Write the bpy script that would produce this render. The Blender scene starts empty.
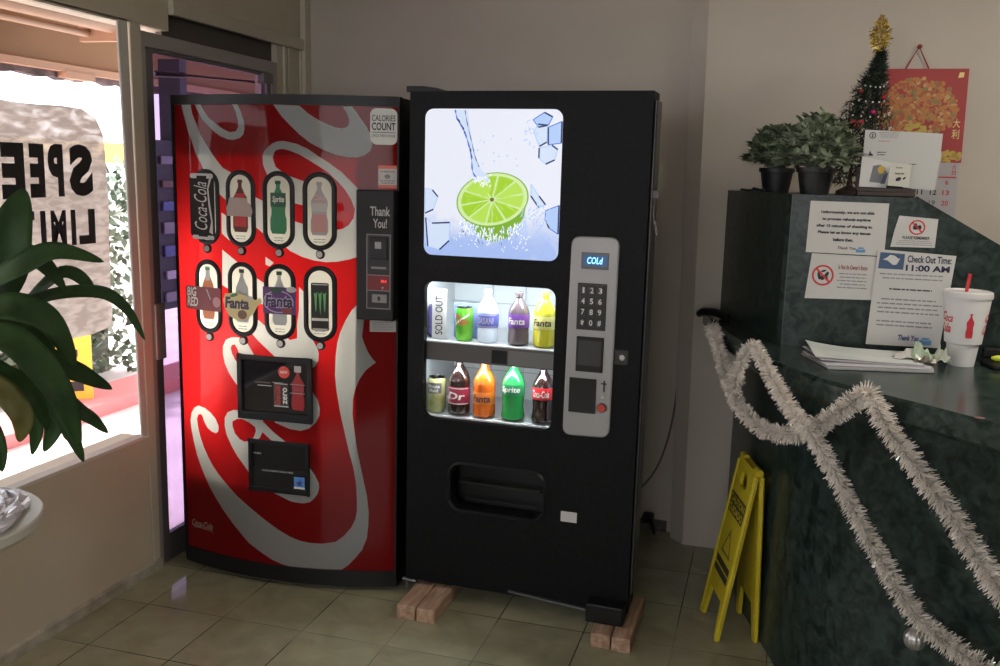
import bpy, bmesh, math, random
from math import sin, cos, pi, sqrt, radians
from mathutils import Vector, Matrix, Quaternion
from mathutils.geometry import delaunay_2d_cdt

SC = bpy.context.scene
COL = SC.collection
random.seed(7)

# ------------------------------------------------------------------ camera
cam_d = bpy.data.cameras.new('camera')
cam = bpy.data.objects.new('camera', cam_d); COL.objects.link(cam); SC.camera = cam
cam_d.sensor_width = 36.0; cam_d.lens = 929.1*36/1000; cam_d.clip_start = .05; cam_d.clip_end = 200
_r = Vector((0.95923, 0.28144, 0.02581)); _u = -Vector((0.0717, -0.15402, -0.98546)); _b = -Vector((-0.27338, 0.94714, -0.16792))
cam.matrix_world = Matrix(((_r.x, _u.x, _b.x, 0), (_r.y, _u.y, _b.y, 0), (_r.z, _u.z, _b.z, 1.6), (0, 0, 0, 1)))

# ------------------------------------------------------------------ world, lights, exposure
W = bpy.data.worlds.new('overcast_sky'); SC.world = W; W.use_nodes = True
bg = W.node_tree.nodes['Background']; bg.inputs[0].default_value = (.93, .95, 1, 1); bg.inputs[1].default_value = 3.6
SC.view_settings.view_transform = 'Standard'; SC.view_settings.look = 'None'
SC.view_settings.exposure = 0.08; SC.view_settings.gamma = 1.0
SC.view_settings.use_curve_mapping = False
SC.cycles.use_denoising = True
SC.cycles.max_bounces = 8; SC.cycles.transparent_max_bounces = 12
SC.cycles.caustics_reflective = False; SC.cycles.caustics_refractive = False
SC.cycles.sample_clamp_indirect = 4.0

sun_d = bpy.data.lights.new('sun', 'SUN'); sun_d.energy = 12; sun_d.angle = radians(3); sun_d.color = (1, .96, .92)
sun = bpy.data.objects.new('sun', sun_d); COL.objects.link(sun); sun.rotation_mode = 'QUATERNION'; sun.rotation_quaternion = Vector((.55, .12, -.83)).to_track_quat('-Z', 'Y'); sun.location = (-8, 0, 10)

def area(name, loc, target, sx, sy, power, color=(1, 1, 1), portal=False, spread=180, parent=None):
    d = bpy.data.lights.new(name, 'AREA'); d.shape = 'RECTANGLE'; d.size = sx; d.size_y = sy
    d.energy = power; d.color = color; d.spread = radians(spread)
    o = bpy.data.objects.new(name, d); COL.objects.link(o)
    o.location = loc
    q = (Vector(target)-Vector(loc)).to_track_quat('-Z', 'Y'); o.rotation_mode = 'QUATERNION'; o.rotation_quaternion = q
    if portal: d.cycles.is_portal = True
    if parent: o.parent = parent
    return o
# daylight through the left window (guides the sky's own light) and through the shopfront behind the camera
area('window_portal', (-2.42, 1.2, 1.34), (0, 1.2, 1.34), 3.5, 1.6, 1, portal=True)
area('shopfront_daylight', (-.6, -2.9, 1.75), (-.6, 1.0, 1.35), 3.0, 1.3, 13, (1, .97, .92))
area('office_ceiling_light', (1.5, 2.5, 2.60), (1.5, 2.5, 0), .6, .6, 26, (1, .93, .82))

# ------------------------------------------------------------------ helpers
def mat(name, col=(.5, .5, .5), rough=.5, metal=0, spec=.5, emit=None, estr=1, coat=0, trans=0, alpha=1):
    m = bpy.data.materials.get(name)
    if m: return m
    m = bpy.data.materials.new(name); m.use_nodes = True
    b = m.node_tree.nodes['Principled BSDF']
    b.inputs['Base Color'].default_value = (*col, 1); b.inputs['Roughness'].default_value = rough
    b.inputs['Metallic'].default_value = metal; b.inputs['Specular IOR Level'].default_value = spec
    b.inputs['Coat Weight'].default_value = coat; b.inputs['Transmission Weight'].default_value = trans
    b.inputs['Alpha'].default_value = alpha
    if emit: b.inputs['Emission Color'].default_value = (*emit, 1); b.inputs['Emission Strength'].default_value = estr
    return m
def nodes(m): return m.node_tree.nodes, m.node_tree.links, m.node_tree.nodes['Principled BSDF']
def noisy(m, c1, c2, scale=8, detail=6, lo=.35, hi=.65, bump=0, bscale=None, dist=0, stretch=None):
    n, l, b = nodes(m)
    tc = n.new('ShaderNodeTexCoord'); src = tc.outputs['Object']
    if stretch:
        mp = n.new('ShaderNodeMapping'); mp.inputs['Scale'].default_value = stretch; l.new(src, mp.inputs[0]); src = mp.outputs[0]
    t = n.new('ShaderNodeTexNoise'); t.inputs['Scale'].default_value = scale; t.inputs['Detail'].default_value = detail
    t.inputs['Distortion'].default_value = dist; l.new(src, t.inputs['Vector'])
    r = n.new('ShaderNodeValToRGB'); r.color_ramp.elements[0].position = lo; r.color_ramp.elements[1].position = hi
    r.color_ramp.elements[0].color = (*c1, 1); r.color_ramp.elements[1].color = (*c2, 1)
    l.new(t.outputs['Fac'], r.inputs[0]); l.new(r.outputs[0], b.inputs['Base Color'])
    if bump:
        t2 = n.new('ShaderNodeTexNoise'); t2.inputs['Scale'].default_value = bscale or scale*4; t2.inputs['Detail'].default_value = 4
        l.new(src, t2.inputs['Vector'])
        bp = n.new('ShaderNodeBump'); bp.inputs['Strength'].default_value = bump; bp.inputs['Distance'].default_value = .01
        l.new(t2.outputs['Fac'], bp.inputs['Height']); l.new(bp.outputs[0], b.inputs['Normal'])
    return m
def glassy(name, tint=(1, 1, 1), refl=.12):
    m = bpy.data.materials.new(name); m.use_nodes = True; n, l = m.node_tree.nodes, m.node_tree.links
    n.remove(n['Principled BSDF']); o = n['Material Output']
    t = n.new('ShaderNodeBsdfTransparent'); t.inputs[0].default_value = (*tint, 1)
    g = n.new('ShaderNodeBsdfGlossy'); g.inputs['Roughness'].default_value = .02
    f = n.new('ShaderNodeLayerWeight'); f.inputs[0].default_value = refl
    x = n.new('ShaderNodeMixShader'); l.new(f.outputs['Fresnel'], x.inputs[0]); l.new(t.outputs[0], x.inputs[1]); l.new(g.outputs[0], x.inputs[2])
    l.new(x.outputs[0], o.inputs[0]); return m
def backlit(name, col, gloss=.08, tr=.6, dcol=None):
    """printed acrylic sheet: part of the light behind it comes through, with a glossy face"""
    m = bpy.data.materials.new(name); m.use_nodes = True; n, l = m.node_tree.nodes, m.node_tree.links
    n.remove(n['Principled BSDF']); o = n['Material Output']
    d = n.new('ShaderNodeBsdfDiffuse'); d.inputs[0].default_value = (*(dcol or col), 1)
    t = n.new('ShaderNodeBsdfTranslucent'); t.inputs[0].default_value = (*col, 1)
    x = n.new('ShaderNodeMixShader'); x.inputs[0].default_value = tr; l.new(d.outputs[0], x.inputs[1]); l.new(t.outputs[0], x.inputs[2])
    g = n.new('ShaderNodeBsdfGlossy'); g.inputs['Roughness'].default_value = gloss
    f = n.new('ShaderNodeFresnel'); f.inputs[0].default_value = 1.27
    y = n.new('ShaderNodeMixShader'); l.new(f.outputs[0], y.inputs[0]); l.new(x.outputs[0], y.inputs[1]); l.new(g.outputs[0], y.inputs[2])
    l.new(y.outputs[0], o.inputs[0]); return m

class MB:
    def __init__(s): s.v = []; s.f = []; s.m = []; s.cur = 0
    def add(s, vs, fs):
        k = len(s.v); s.v += [tuple(v) for v in vs]
        for f in fs: s.f.append([i+k for i in f]); s.m.append(s.cur)
        return s
    def box(s, x0, y0, z0, x1, y1, z1):
        return s.add([(x0, y0, z0), (x1, y0, z0), (x1, y1, z0), (x0, y1, z0), (x0, y0, z1), (x1, y0, z1), (x1, y1, z1), (x0, y1, z1)],
                     [(0, 3, 2, 1), (4, 5, 6, 7), (0, 1, 5, 4), (1, 2, 6, 5), (2, 3, 7, 6), (3, 0, 4, 7)])
    def prism(s, pts, a, b, ax='z'):
        """polygon extruded along an axis; pts are the two other coordinates in order"""
        def P(p, h): return {'z': (p[0], p[1], h), 'y': (p[0], h, p[1]), 'x': (h, p[0], p[1])}[ax]
        n = len(pts)
        return s.add([P(p, a) for p in pts]+[P(p, b) for p in pts],
                     [list(range(n))[::-1], list(range(n, 2*n))]+[(i, (i+1) % n, n+(i+1) % n, n+i) for i in range(n)])
    def tube(s, pts, r, n=8, cap=True):
        pts = [Vector(p) for p in pts]; rs = r if isinstance(r, (list, tuple)) else [r]*len(pts)
        vs = []; fs = []; t0 = None; a = None
        for i, p in enumerate(pts):
            t = (pts[min(i+1, len(pts)-1)]-pts[max(i-1, 0)]); t = t.normalized() if t.length > 1e-9 else Vector((0, 0, 1))
            if a is None: a = t.orthogonal().normalized()
            else:
                a = a-t*a.dot(t); a = a.normalized() if a.length > 1e-6 else t.orthogonal().normalized()
            b = t.cross(a)
            vs += [p+(a*cos(2*pi*k/n)+b*sin(2*pi*k/n))*rs[i] for k in range(n)]
        for i in range(len(pts)-1):
            for k in range(n): fs.append((i*n+k, i*n+(k+1) % n, (i+1)*n+(k+1) % n, (i+1)*n+k))
        if cap: fs += [list(range(n))[::-1], [(len(pts)-1)*n+k for k in range(n)]]
        return s.add(vs, fs)
    def lathe(s, prof, n=28, c=(0, 0), cap=True, sq=None):
        vs = []; fs = []
        for r, z in prof: vs += [(c[0]+r*cos(2*pi*k/n), c[1]+r*sin(2*pi*k/n), z) for k in range(n)]
        for i in range(len(prof)-1):
            for k in range(n): fs.append((i*n+k, i*n+(k+1) % n, (i+1)*n+(k+1) % n, (i+1)*n+k))
        if cap: fs += [list(range(n))[::-1], [(len(prof)-1)*n+k for k in range(n)]]
        return s.add(vs, fs)
    def ball(s, c, r, n=12, m=8, sc=(1, 1, 1)):
        vs = []; fs = []
        for i in range(m+1):
            a = pi*i/m
            for k in range(n): vs.append((c[0]+r*sc[0]*sin(a)*cos(2*pi*k/n), c[1]+r*sc[1]*sin(a)*sin(2*pi*k/n), c[2]-r*sc[2]*cos(a)))
        for i in range(m):
            for k in range(n): fs.append((i*n+k, i*n+(k+1) % n, (i+1)*n+(k+1) % n, (i+1)*n+k))
        return s.add(vs, fs)
    def build(s, name, mats, parent=None, smooth=False, bevel=0, loc=None):
        me = bpy.data.meshes.new(name); me.from_pydata(s.v, [], s.f)
        mats = mats if isinstance(mats, (list, tuple)) else [mats]
        for m in mats: me.materials.append(m)
        if len(mats) > 1: me.polygons.foreach_set('material_index', s.m)
        bm = bmesh.new(); bm.from_mesh(me); bmesh.ops.remove_doubles(bm, verts=bm.verts, dist=1e-6)
        bmesh.ops.recalc_face_normals(bm, faces=bm.faces)
        if smooth:
            for f in bm.faces: f.smooth = True
            for e in bm.edges:
                if len(e.link_faces) == 2 and e.calc_face_angle(0) > radians(38): e.smooth = False
        bm.to_mesh(me); bm.free()
        o = bpy.data.objects.new(name, me); COL.objects.link(o)
        if parent: o.parent = parent
        if loc: o.location = loc
        if bevel:
            b = o.modifiers.new('bevel', 'BEVEL'); b.width = bevel; b.segments = 2; b.limit_method = 'ANGLE'; b.angle_limit = radians(40)
        return o
def box(name, m, x0, y0, z0, x1, y1, z1, parent=None, bevel=0): return MB().box(x0, y0, z0, x1, y1, z1).build(name, m, parent, bevel=bevel)
def tag(o, label=None, cat=None, group=None, kind=None):
    if label: o['label'] = label
    if cat: o['category'] = cat
    if group: o['group'] = group
    if kind: o['kind'] = kind
    return o
def thing(name, label, cat, loc=(0, 0, 0), rz=0, group=None):
    o = bpy.data.objects.new(name, None); COL.objects.link(o); o.location = loc; o.rotation_euler = (0, 0, rz); o.empty_display_size = .1
    return tag(o, label, cat, group)
def struct(o): o['kind'] = 'structure'; return o

def rrect(x0, z0, x1, z1, r, n=6):
    P = []
    for cx, cz, a0 in ((x1-r, z0+r, -90), (x1-r, z1-r, 0), (x0+r, z1-r, 90), (x0+r, z0+r, 180)):
        for i in range(n+1):
            a = radians(a0+90*i/n); P.append((cx+r*cos(a), cz+r*sin(a)))
    return P
def rounded(P, r, n=5):
    out = []
    for i, p in enumerate(P):
        p = Vector(p); a = (Vector(P[i-1])-p).normalized(); c = (Vector(P[(i+1) % len(P)])-p).normalized()
        for k in range(n+1):
            t = k/n; q = (p+a*r)*(1-t)**2+p*2*t*(1-t)+(p+c*r)*t*t; out.append((q.x, q.y))
    return out
def ellipse(cx, cz, rx, rz, n=32, rot=0):
    return [(cx+rx*cos(2*pi*i/n)*cos(rot)-rz*sin(2*pi*i/n)*sin(rot), cz+rx*cos(2*pi*i/n)*sin(rot)+rz*sin(2*pi*i/n)*cos(rot)) for i in range(n)]
def rect(x0, z0, x1, z1): return [(x0, z0), (x1, z0), (x1, z1), (x0, z1)]
def inside(p, loop):
    c = False; x, y = p; n = len(loop)
    for i in range(n):
        x1, y1 = loop[i]; x2, y2 = loop[(i+1) % n]
        if (y1 > y) != (y2 > y) and x < (x2-x1)*(y-y1)/(y2-y1)+x1: c = not c
    return c
def cdt(loops, lines=()):
    vs = []; es = []
    for L in loops:
        k = len(vs); n = len(L); vs += [Vector(p) for p in L]; es += [(k+i, k+(i+1) % n) for i in range(n)]
    for a, b in lines:
        k = len(vs); vs += [Vector(a), Vector(b)]; es.append((k, k+1))
    v, e, f, *_ = delaunay_2d_cdt(vs, es, [], 0, 1e-6)
    return [tuple(p) for p in v], f
def sheet(name, loops, mp, off, m, parent=None, xs=()):
    """flat print: even-odd filled loops laid on a surface given by mp(x, z, off)"""
    zz = [p[1] for L in loops for p in L]; xx = [p[0] for L in loops for p in L]
    lines = [((x, min(zz)-.01), (x, max(zz)+.01)) for x in xs if min(xx) < x < max(xx)]
    v, f = cdt(loops, lines); b = MB()
    keep = []
    for t in f:
        c = (sum(v[i][0] for i in t)/len(t), sum(v[i][1] for i in t)/len(t))
        if sum(inside(c, L) for L in loops) % 2: keep.append(t)
    b.add([mp(p[0], p[1], off) for p in v], keep)
    o = b.build(name, m, parent)
    bm = bmesh.new(); bm.from_mesh(o.data); bmesh.ops.delete(bm, geom=[q for q in bm.verts if not q.link_faces], context='VERTS'); bm.to_mesh(o.data); bm.free()
    return o
_tc = {}
def text2d(body, shear=0, bold=0):
    k = (body, shear, bold)
    if k in _tc: return _tc[k]
    cu = bpy.data.curves.new('lettering', 'FONT'); cu.body = body; cu.size = 1; cu.resolution_u = 3; cu.shear = shear; cu.offset = bold; cu.align_x = 'LEFT'
    o = bpy.data.objects.new('lettering', cu); COL.objects.link(o)
    bpy.context.view_layer.update()
    me = bpy.data.meshes.new_from_object(o.evaluated_get(bpy.context.evaluated_depsgraph_get()))
    v = [(p.co.x, p.co.y) for p in me.vertices]; f = [list(p.vertices) for p in me.polygons]
    bpy.data.objects.remove(o); bpy.data.curves.remove(cu); bpy.data.meshes.remove(me)
    if v:
        x0 = min(p[0] for p in v); x1 = max(p[0] for p in v); y0 = min(p[1] for p in v); y1 = max(p[1] for p in v)
        v = [((p[0]-x0)/(x1-x0 or 1), (p[1]-y0)/(y1-y0 or 1)) for p in v]
    _tc[k] = (v, f); return _tc[k]
def lettering(lines, mp, off, m, parent=None, name='lettering', warp=None):
    """lines: (text, x0, z0, x1, z1[, shear, bold, rot]) each fitted into its box on the surface mp"""
    b = MB()
    for L in lines:
        t, x0, z0, x1, z1 = L[:5]; sh = L[5] if len(L) > 5 else 0; bo = L[6] if len(L) > 6 else 0; rot = L[7] if len(L) > 7 else 0
        v, f = text2d(t, sh, bo); vs = []
        for a, c in v:
            if rot == 90: a, c = 1-c, a
            x, z = x0+a*(x1-x0), z0+c*(z1-z0)
            if warp: x, z = warp(x, z)
            vs.append(mp(x, z, off))
        b.add(vs, f)
    return b.build(name, m, parent)
def greek(x0, z0, x1, z1, n, m, mp, off, parent, seed=1, h=.45, name='small_print'):
    """rows of tiny unreadable print as broken dashes"""
    r = random.Random(seed); b = MB(); dz = (z1-z0)/n
    for i in range(n):
        z = z1-(i+.5)*dz; ind = r.uniform(0, .12)*(x1-x0); x = x0+ind; xe = x1-ind*r.uniform(.3, 1)
        while x < xe:
            w = min(r.uniform(1.2, 4)*dz*.5, xe-x); hh = dz*h*.5
            b.add([mp(x, z-hh, off), mp(x+w, z-hh, off), mp(x+w, z+hh, off), mp(x, z+hh, off)], [(0, 1, 2, 3)]); x += w+dz*.22
    return b.build(name, m, parent)
def catmull(P, k=6):
    P = [Vector(p) for p in P]; out = []
    for i in range(len(P)-1):
        a, b, c, d = P[max(i-1, 0)], P[i], P[i+1], P[min(i+2, len(P)-1)]
        for j in range(k):
            t = j/k; out.append(.5*((2*b)+(c-a)*t+(2*a-5*b+4*c-d)*t*t+(3*b-a-3*c+d)*t**3))
    return out+[P[-1]]

# ------------------------------------------------------------------ shared materials
WHITE = mat('white_paper', (.60, .59, .57), .7); BLACK = mat('black_plastic', (.008, .008, .009), .45, spec=.3)
INK = mat('black_ink', (.02, .02, .022), .6); GREYINK = mat('grey_ink', (.22, .22, .23), .6)
M_WALL = noisy(mat('painted_wall', (.5, .46, .41), .75), (.56, .50, .425), (.60, .535, .46), 3, 3)
M_TRIM = noisy(mat('cream_trim', (.5, .47, .4), .5), (.53, .48, .385), (.57, .52, .42), 5, 3)
REDINK = mat('red_ink', (.55, .03, .03), .5)
STEEL = mat('steel', (.6, .6, .6), .25, 1)
SCRIPT_LOOPS = [
 [(0.0523,1.8275),(0.0630,1.7881),(0.0820,1.7312),(0.1041,1.6831),(0.1176,1.6478),(0.1479,1.6000),(0.1822,1.5491),(0.2179,1.5077),(0.2528,1.4825),(0.3135,1.4474),(0.3161,1.5527),(0.2738,1.5841),(0.2428,1.5979),(0.2213,1.6192),(0.1948,1.6488),(0.1680,1.6837),(0.1407,1.7182),(0.1220,1.7617),(0.1055,1.7921),(0.0985,1.8268)],
 [(0.2316,1.4351),(0.2560,1.4213),(0.3121,1.3924),(0.3102,1.3150),(0.2624,1.3348),(0.2306,1.3574)],
 [(0.3363,1.5099),(0.3813,1.4954),(0.4100,1.4833),(0.4575,1.4597),(0.4556,1.3436),(0.4078,1.3672),(0.3803,1.3861),(0.3340,1.4116)],
 [(0.4317,1.5736),(0.4201,1.5948),(0.4124,1.6142),(0.4110,1.6443),(0.4194,1.6640),(0.4355,1.6784),(0.4534,1.6911),(0.4730,1.6978),(0.4961,1.6989),(0.5189,1.6948),(0.5451,1.6893),(0.5858,1.6727),(0.6293,1.6446),(0.6638,1.6243),(0.6901,1.6050),(0.7067,1.5941),(0.7358,1.5653),(0.7634,1.5377),(0.7811,1.5155),(0.7813,1.2966),(0.7634,1.2932),(0.7354,1.2837),(0.6925,1.2737),(0.6489,1.2701),(0.6046,1.2751),(0.5596,1.2866),(0.5139,1.3066),(0.4985,1.3180),(0.4676,1.3514),(0.4764,1.4098),(0.5359,1.4137),(0.5646,1.4056),(0.6276,1.3933),(0.6886,1.3883),(0.7104,1.3932),(0.7317,1.4071),(0.7487,1.4330),(0.7529,1.4635),(0.7403,1.4974),(0.7192,1.5309),(0.6935,1.5599),(0.6636,1.5884),(0.6378,1.6054),(0.5942,1.6307),(0.5544,1.6527),(0.5185,1.6652),(0.4995,1.6701),(0.4822,1.6705),(0.4647,1.6666),(0.4580,1.6594),(0.4514,1.6406),(0.4543,1.6275),(0.4626,1.6064),(0.4857,1.5910),(0.5241,1.5725),(0.5624,1.5607),(0.6213,1.5360),(0.6207,1.4576),(0.5638,1.4731),(0.5367,1.4787),(0.4933,1.5039),(0.4586,1.5315)],
 [(0.1186,1.8266),(0.1378,1.7962),(0.1514,1.7746),(0.1761,1.7530),(0.2031,1.7315),(0.2354,1.7123),(0.2670,1.7019),(0.2929,1.6997),(0.3186,1.7068),(0.3341,1.7197),(0.3396,1.7410),(0.3377,1.7664),(0.3260,1.8002),(0.3115,1.8255),(0.2902,1.8255),(0.3041,1.8001),(0.3130,1.7670),(0.3132,1.7450),(0.3014,1.7300),(0.2777,1.7266),(0.2469,1.7382),(0.2148,1.7573),(0.1825,1.7788),(0.1610,1.8047),(0.1476,1.8263)],
 [(0.4568,1.8261),(0.4885,1.7847),(0.5196,1.7552),(0.5552,1.7231),(0.5948,1.6942),(0.6425,1.6705),(0.6853,1.6544),(0.7279,1.6470),(0.7613,1.6472),(0.7861,1.6549),(0.8046,1.6701),(0.8127,1.6913),(0.8065,1.7290),(0.7942,1.7537),(0.7736,1.7822),(0.7568,1.8066),(0.7430,1.8248),(0.7115,1.8220),(0.7240,1.8016),(0.7323,1.7811),(0.7322,1.7624),(0.7239,1.7518),(0.7071,1.7472),(0.6857,1.7498),(0.6517,1.7626),(0.6173,1.7785),(0.5869,1.7966),(0.5651,1.8150),(0.5541,1.8231)],
 [(0.2311,1.2975),(0.2944,1.2563),(0.3797,1.1986),(0.4096,1.1825),(0.4526,1.1558),(0.4517,1.0999),(0.4069,1.1029),(0.3779,1.1066),(0.3056,1.1282),(0.2272,1.1642)],
 [(0.4163,1.2804),(0.4499,1.2599),(0.4327,1.2458),(0.4158,1.2516)],
 [(0.3464,1.0215),(0.3820,1.0437),(0.4091,1.0229),(0.4623,1.0068),(0.5096,0.9758),(0.5371,0.9830),(0.5380,1.0000),(0.5376,1.0337),(0.5460,1.0900),(0.5469,1.1753),(0.5640,1.1587),(0.6072,1.1299),(0.6061,0.9996),(0.5796,0.9969),(0.5977,0.9797),(0.6133,0.9534),(0.6200,0.9311),(0.6175,0.9039),(0.6083,0.8849),(0.5991,0.8776),(0.5471,0.8340),(0.5080,0.8544),(0.4417,0.9138),(0.3829,0.9620),(0.3580,0.9852)],
 [(0.5663,0.8084),(0.5960,0.7819),(0.6142,0.7553),(0.6223,0.7234),(0.6206,0.6956),(0.6066,0.6671),(0.5810,0.6423),(0.5480,0.6307),(0.5052,0.6345),(0.4766,0.6439),(0.4424,0.6557),(0.4860,0.7068)],
 [(0.3590,0.9120),(0.3465,0.9316),(0.3315,0.9533),(0.3104,0.9676),(0.2897,0.9705),(0.2627,0.9681),(0.2377,0.9566),(0.2229,0.9297),(0.2221,0.9017),(0.2294,0.8651),(0.2479,0.8293),(0.2744,0.7947),(0.2954,0.7735),(0.3229,0.7541),(0.3249,0.8397),(0.2963,0.8621),(0.2767,0.8838),(0.2637,0.9058),(0.2588,0.9262),(0.2646,0.9383),(0.2782,0.9418),(0.2886,0.9266),(0.2936,0.9132),(0.3014,0.9047),(0.3258,0.8784),(0.3692,0.8899)],
 [(0.3217,0.6993),(0.2933,0.6863),(0.2660,0.6859),(0.2379,0.6730),(0.2231,0.6496),(0.2221,0.6161),(0.2297,0.5836),(0.2511,0.5429),(0.2777,0.5037),(0.3200,0.4561),(0.3548,0.4096),(0.3857,0.4295),(0.3538,0.5690),(0.3780,0.5874),(0.3913,0.6125),(0.4308,0.5810),(0.4553,0.5558),(0.4962,0.5674),(0.4855,0.5837),(0.4368,0.6169),(0.3942,0.6528),(0.3928,0.6909)],
 [(0.2593,0.6400),(0.2815,0.6522),(0.3028,0.6547),(0.3349,0.6442),(0.3607,0.6281),(0.3630,0.6142),(0.3543,0.5896),(0.3333,0.5705),(0.3118,0.5652),(0.2904,0.5725),(0.2691,0.5936),(0.2587,0.6209)],
 [(0.5436,0.5083),(0.5842,0.4853),(0.6027,0.4582),(0.6164,0.4306),(0.6178,0.4117),(0.6115,0.3875),(0.5973,0.3675),(0.5807,0.3519),(0.5546,0.3451),(0.5209,0.3469),(0.5015,0.3499),(0.4726,0.3615),(0.4378,0.3746),(0.4822,0.4318)],
 [(0.1923,0.5975),(0.1891,0.5875),(0.1772,0.5809),(0.1565,0.5850),(0.1359,0.5988),(0.1214,0.6208),(0.1129,0.6412),(0.1038,0.6471),(0.0911,0.6427),(0.0840,0.6246),(0.0877,0.5960),(0.0973,0.5586),(0.1145,0.5171),(0.1377,0.4771),(0.1575,0.4490),(0.1838,0.4192),(0.2239,0.3818),(0.2735,0.3408),(0.3273,0.3049),(0.3899,0.2651),(0.4506,0.2292),(0.4996,0.2059),(0.5385,0.1935),(0.5817,0.1880),(0.6287,0.1886),(0.6796,0.1989),(0.7116,0.2246),(0.7390,0.2594),(0.7546,0.2939),(0.7598,0.3276),(0.7598,0.3753),(0.7565,0.4370),(0.7473,0.4957),(0.7305,0.5605),(0.7125,0.6442),(0.6998,0.7039),(0.6907,0.7588),(0.6849,0.7952),(0.6800,0.8521),(0.6824,0.9202),(0.6892,0.9746),(0.7007,1.0154),(0.7182,1.0561),(0.7399,1.0942),(0.7634,1.1215),(0.7850,1.1467),(0.7851,1.0617),(0.7780,0.9997),(0.7848,0.9774),(0.7994,0.9417),(0.8168,0.9149),(0.8275,0.9037),(0.8127,0.8918),(0.7914,0.8732),(0.7699,0.8409),(0.7548,0.8040),(0.7457,0.7629),(0.7438,0.7054),(0.7504,0.6454),(0.7591,0.5754),(0.7734,0.5023),(0.7832,0.4518),(0.7965,0.3856),(0.8032,0.3188),(0.8018,0.2708),(0.7967,0.2185),(0.7787,0.1697),(0.7523,0.1350),(0.7253,0.1049),(0.7025,0.0880),(0.6421,0.0859),(0.5471,0.0851),(0.4981,0.0841),(0.4636,0.0903),(0.4227,0.1031),(0.3767,0.1263),(0.3226,0.1568),(0.2913,0.1859),(0.2481,0.2280),(0.2033,0.2750),(0.1687,0.3182),(0.1397,0.3573),(0.1164,0.3975),(0.0959,0.4381),(0.0782,0.4764),(0.0641,0.5280),(0.0530,0.5755),(0.0497,0.6141),(0.0559,0.6443),(0.0730,0.6689),(0.0956,0.6797),(0.1264,0.6746),(0.1561,0.6596),(0.1790,0.6389),(0.1928,0.6120)],
]
HOLE_LOOP = 12
LEAVES = [
 ([(-1.734,1.620,1.193),(-1.633,1.640,1.332),(-1.603,1.660,1.442),(-1.595,1.700,1.544)],0.0663,0),
 ([(-1.670,1.580,1.293),(-1.531,1.580,1.372),(-1.450,1.620,1.415),(-1.377,1.680,1.393)],0.0320,0),
 ([(-1.730,1.700,1.204),(-1.594,1.720,1.292),(-1.471,1.760,1.313),(-1.423,1.800,1.274),(-1.388,1.820,1.198)],0.0207,0),
 ([(-1.649,1.740,1.281),(-1.559,1.760,1.351),(-1.516,1.780,1.333),(-1.502,1.800,1.292)],0.0208,0),
 ([(-1.616,1.500,1.254),(-1.472,1.500,1.310),(-1.405,1.540,1.280),(-1.377,1.580,1.183)],0.0411,0),
 ([(-1.591,1.450,1.223),(-1.428,1.450,1.260),(-1.340,1.480,1.161),(-1.307,1.500,1.037)],0.0399,0),
 ([(-1.599,1.680,1.205),(-1.529,1.690,1.158),(-1.478,1.720,1.124),(-1.420,1.740,1.095)],0.0317,0),
 ([(-1.588,1.680,1.155),(-1.538,1.680,1.090),(-1.532,1.680,1.014),(-1.555,1.670,0.951)],0.0295,0),
 ([(-1.476,1.420,1.193),(-1.409,1.420,1.159),(-1.379,1.430,1.108),(-1.400,1.440,1.054)],0.0294,1),
 ([(-1.542,1.700,1.102),(-1.505,1.720,1.047),(-1.477,1.740,1.016),(-1.445,1.750,0.986)],0.0207,0),
 ([(-1.483,1.400,1.151),(-1.428,1.400,1.096),(-1.408,1.400,1.048),(-1.406,1.400,1.004)],0.0175,0),
 ([(-1.551,1.600,1.195),(-1.490,1.600,1.128),(-1.432,1.610,1.035),(-1.404,1.620,0.959)],0.0238,0),
 ([(-1.944,1.750,1.217),(-1.932,1.780,1.361),(-1.904,1.820,1.469),(-1.861,1.860,1.555)],0.0536,0),
 ([(-1.837,1.600,1.223),(-1.856,1.580,1.359),(-1.898,1.550,1.424),(-1.951,1.500,1.404)],0.0569,0),
 ([(-1.812,1.550,1.188),(-1.792,1.450,1.291),(-1.808,1.380,1.319),(-1.812,1.300,1.271)],0.0530,0),
 ([(-1.645,1.450,1.198),(-1.492,1.300,1.294),(-1.403,1.200,1.281),(-1.328,1.120,1.219)],0.0465,0),
 ([(-1.863,1.700,1.182),(-1.846,1.800,1.192),(-1.825,1.900,1.139),(-1.783,1.950,1.041)],0.0399,0),
 ([(-1.585,1.550,1.313),(-1.507,1.560,1.278),(-1.461,1.580,1.210),(-1.460,1.600,1.115)],0.0359,0),
 ([(-1.547,1.480,1.221),(-1.488,1.480,1.180),(-1.423,1.500,1.140),(-1.402,1.520,1.058)],0.0326,0),
 ([(-1.721,1.660,1.336),(-1.638,1.680,1.406),(-1.582,1.720,1.379),(-1.533,1.740,1.316)],0.0315,0),
 ([(-1.611,1.640,1.086),(-1.568,1.650,1.053),(-1.555,1.650,1.003),(-1.570,1.650,0.948)],0.0202,0),
 ([(-1.684,1.660,1.109),(-1.577,1.660,1.137),(-1.494,1.660,1.081),(-1.484,1.660,0.989)],0.0269,1),
]
GARLAND_A = [(-0.185,3.402,1.081),(-0.150,3.289,1.015),(-0.116,3.179,0.950),(-0.078,3.055,0.902),(-0.031,2.922,0.875),(0.021,2.814,0.867),(0.077,2.723,0.884),(0.127,2.652,0.915),(0.167,2.603,0.954),(0.207,2.564,1.001),(0.241,2.531,1.045),(0.266,2.507,1.071),(0.286,2.488,1.045),(0.312,2.471,1.000),(0.346,2.446,0.955),(0.382,2.426,0.913),(0.422,2.402,0.866),(0.464,2.385,0.816),(0.513,2.348,0.748),(0.572,2.299,0.671),(0.631,2.247,0.601)]
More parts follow.
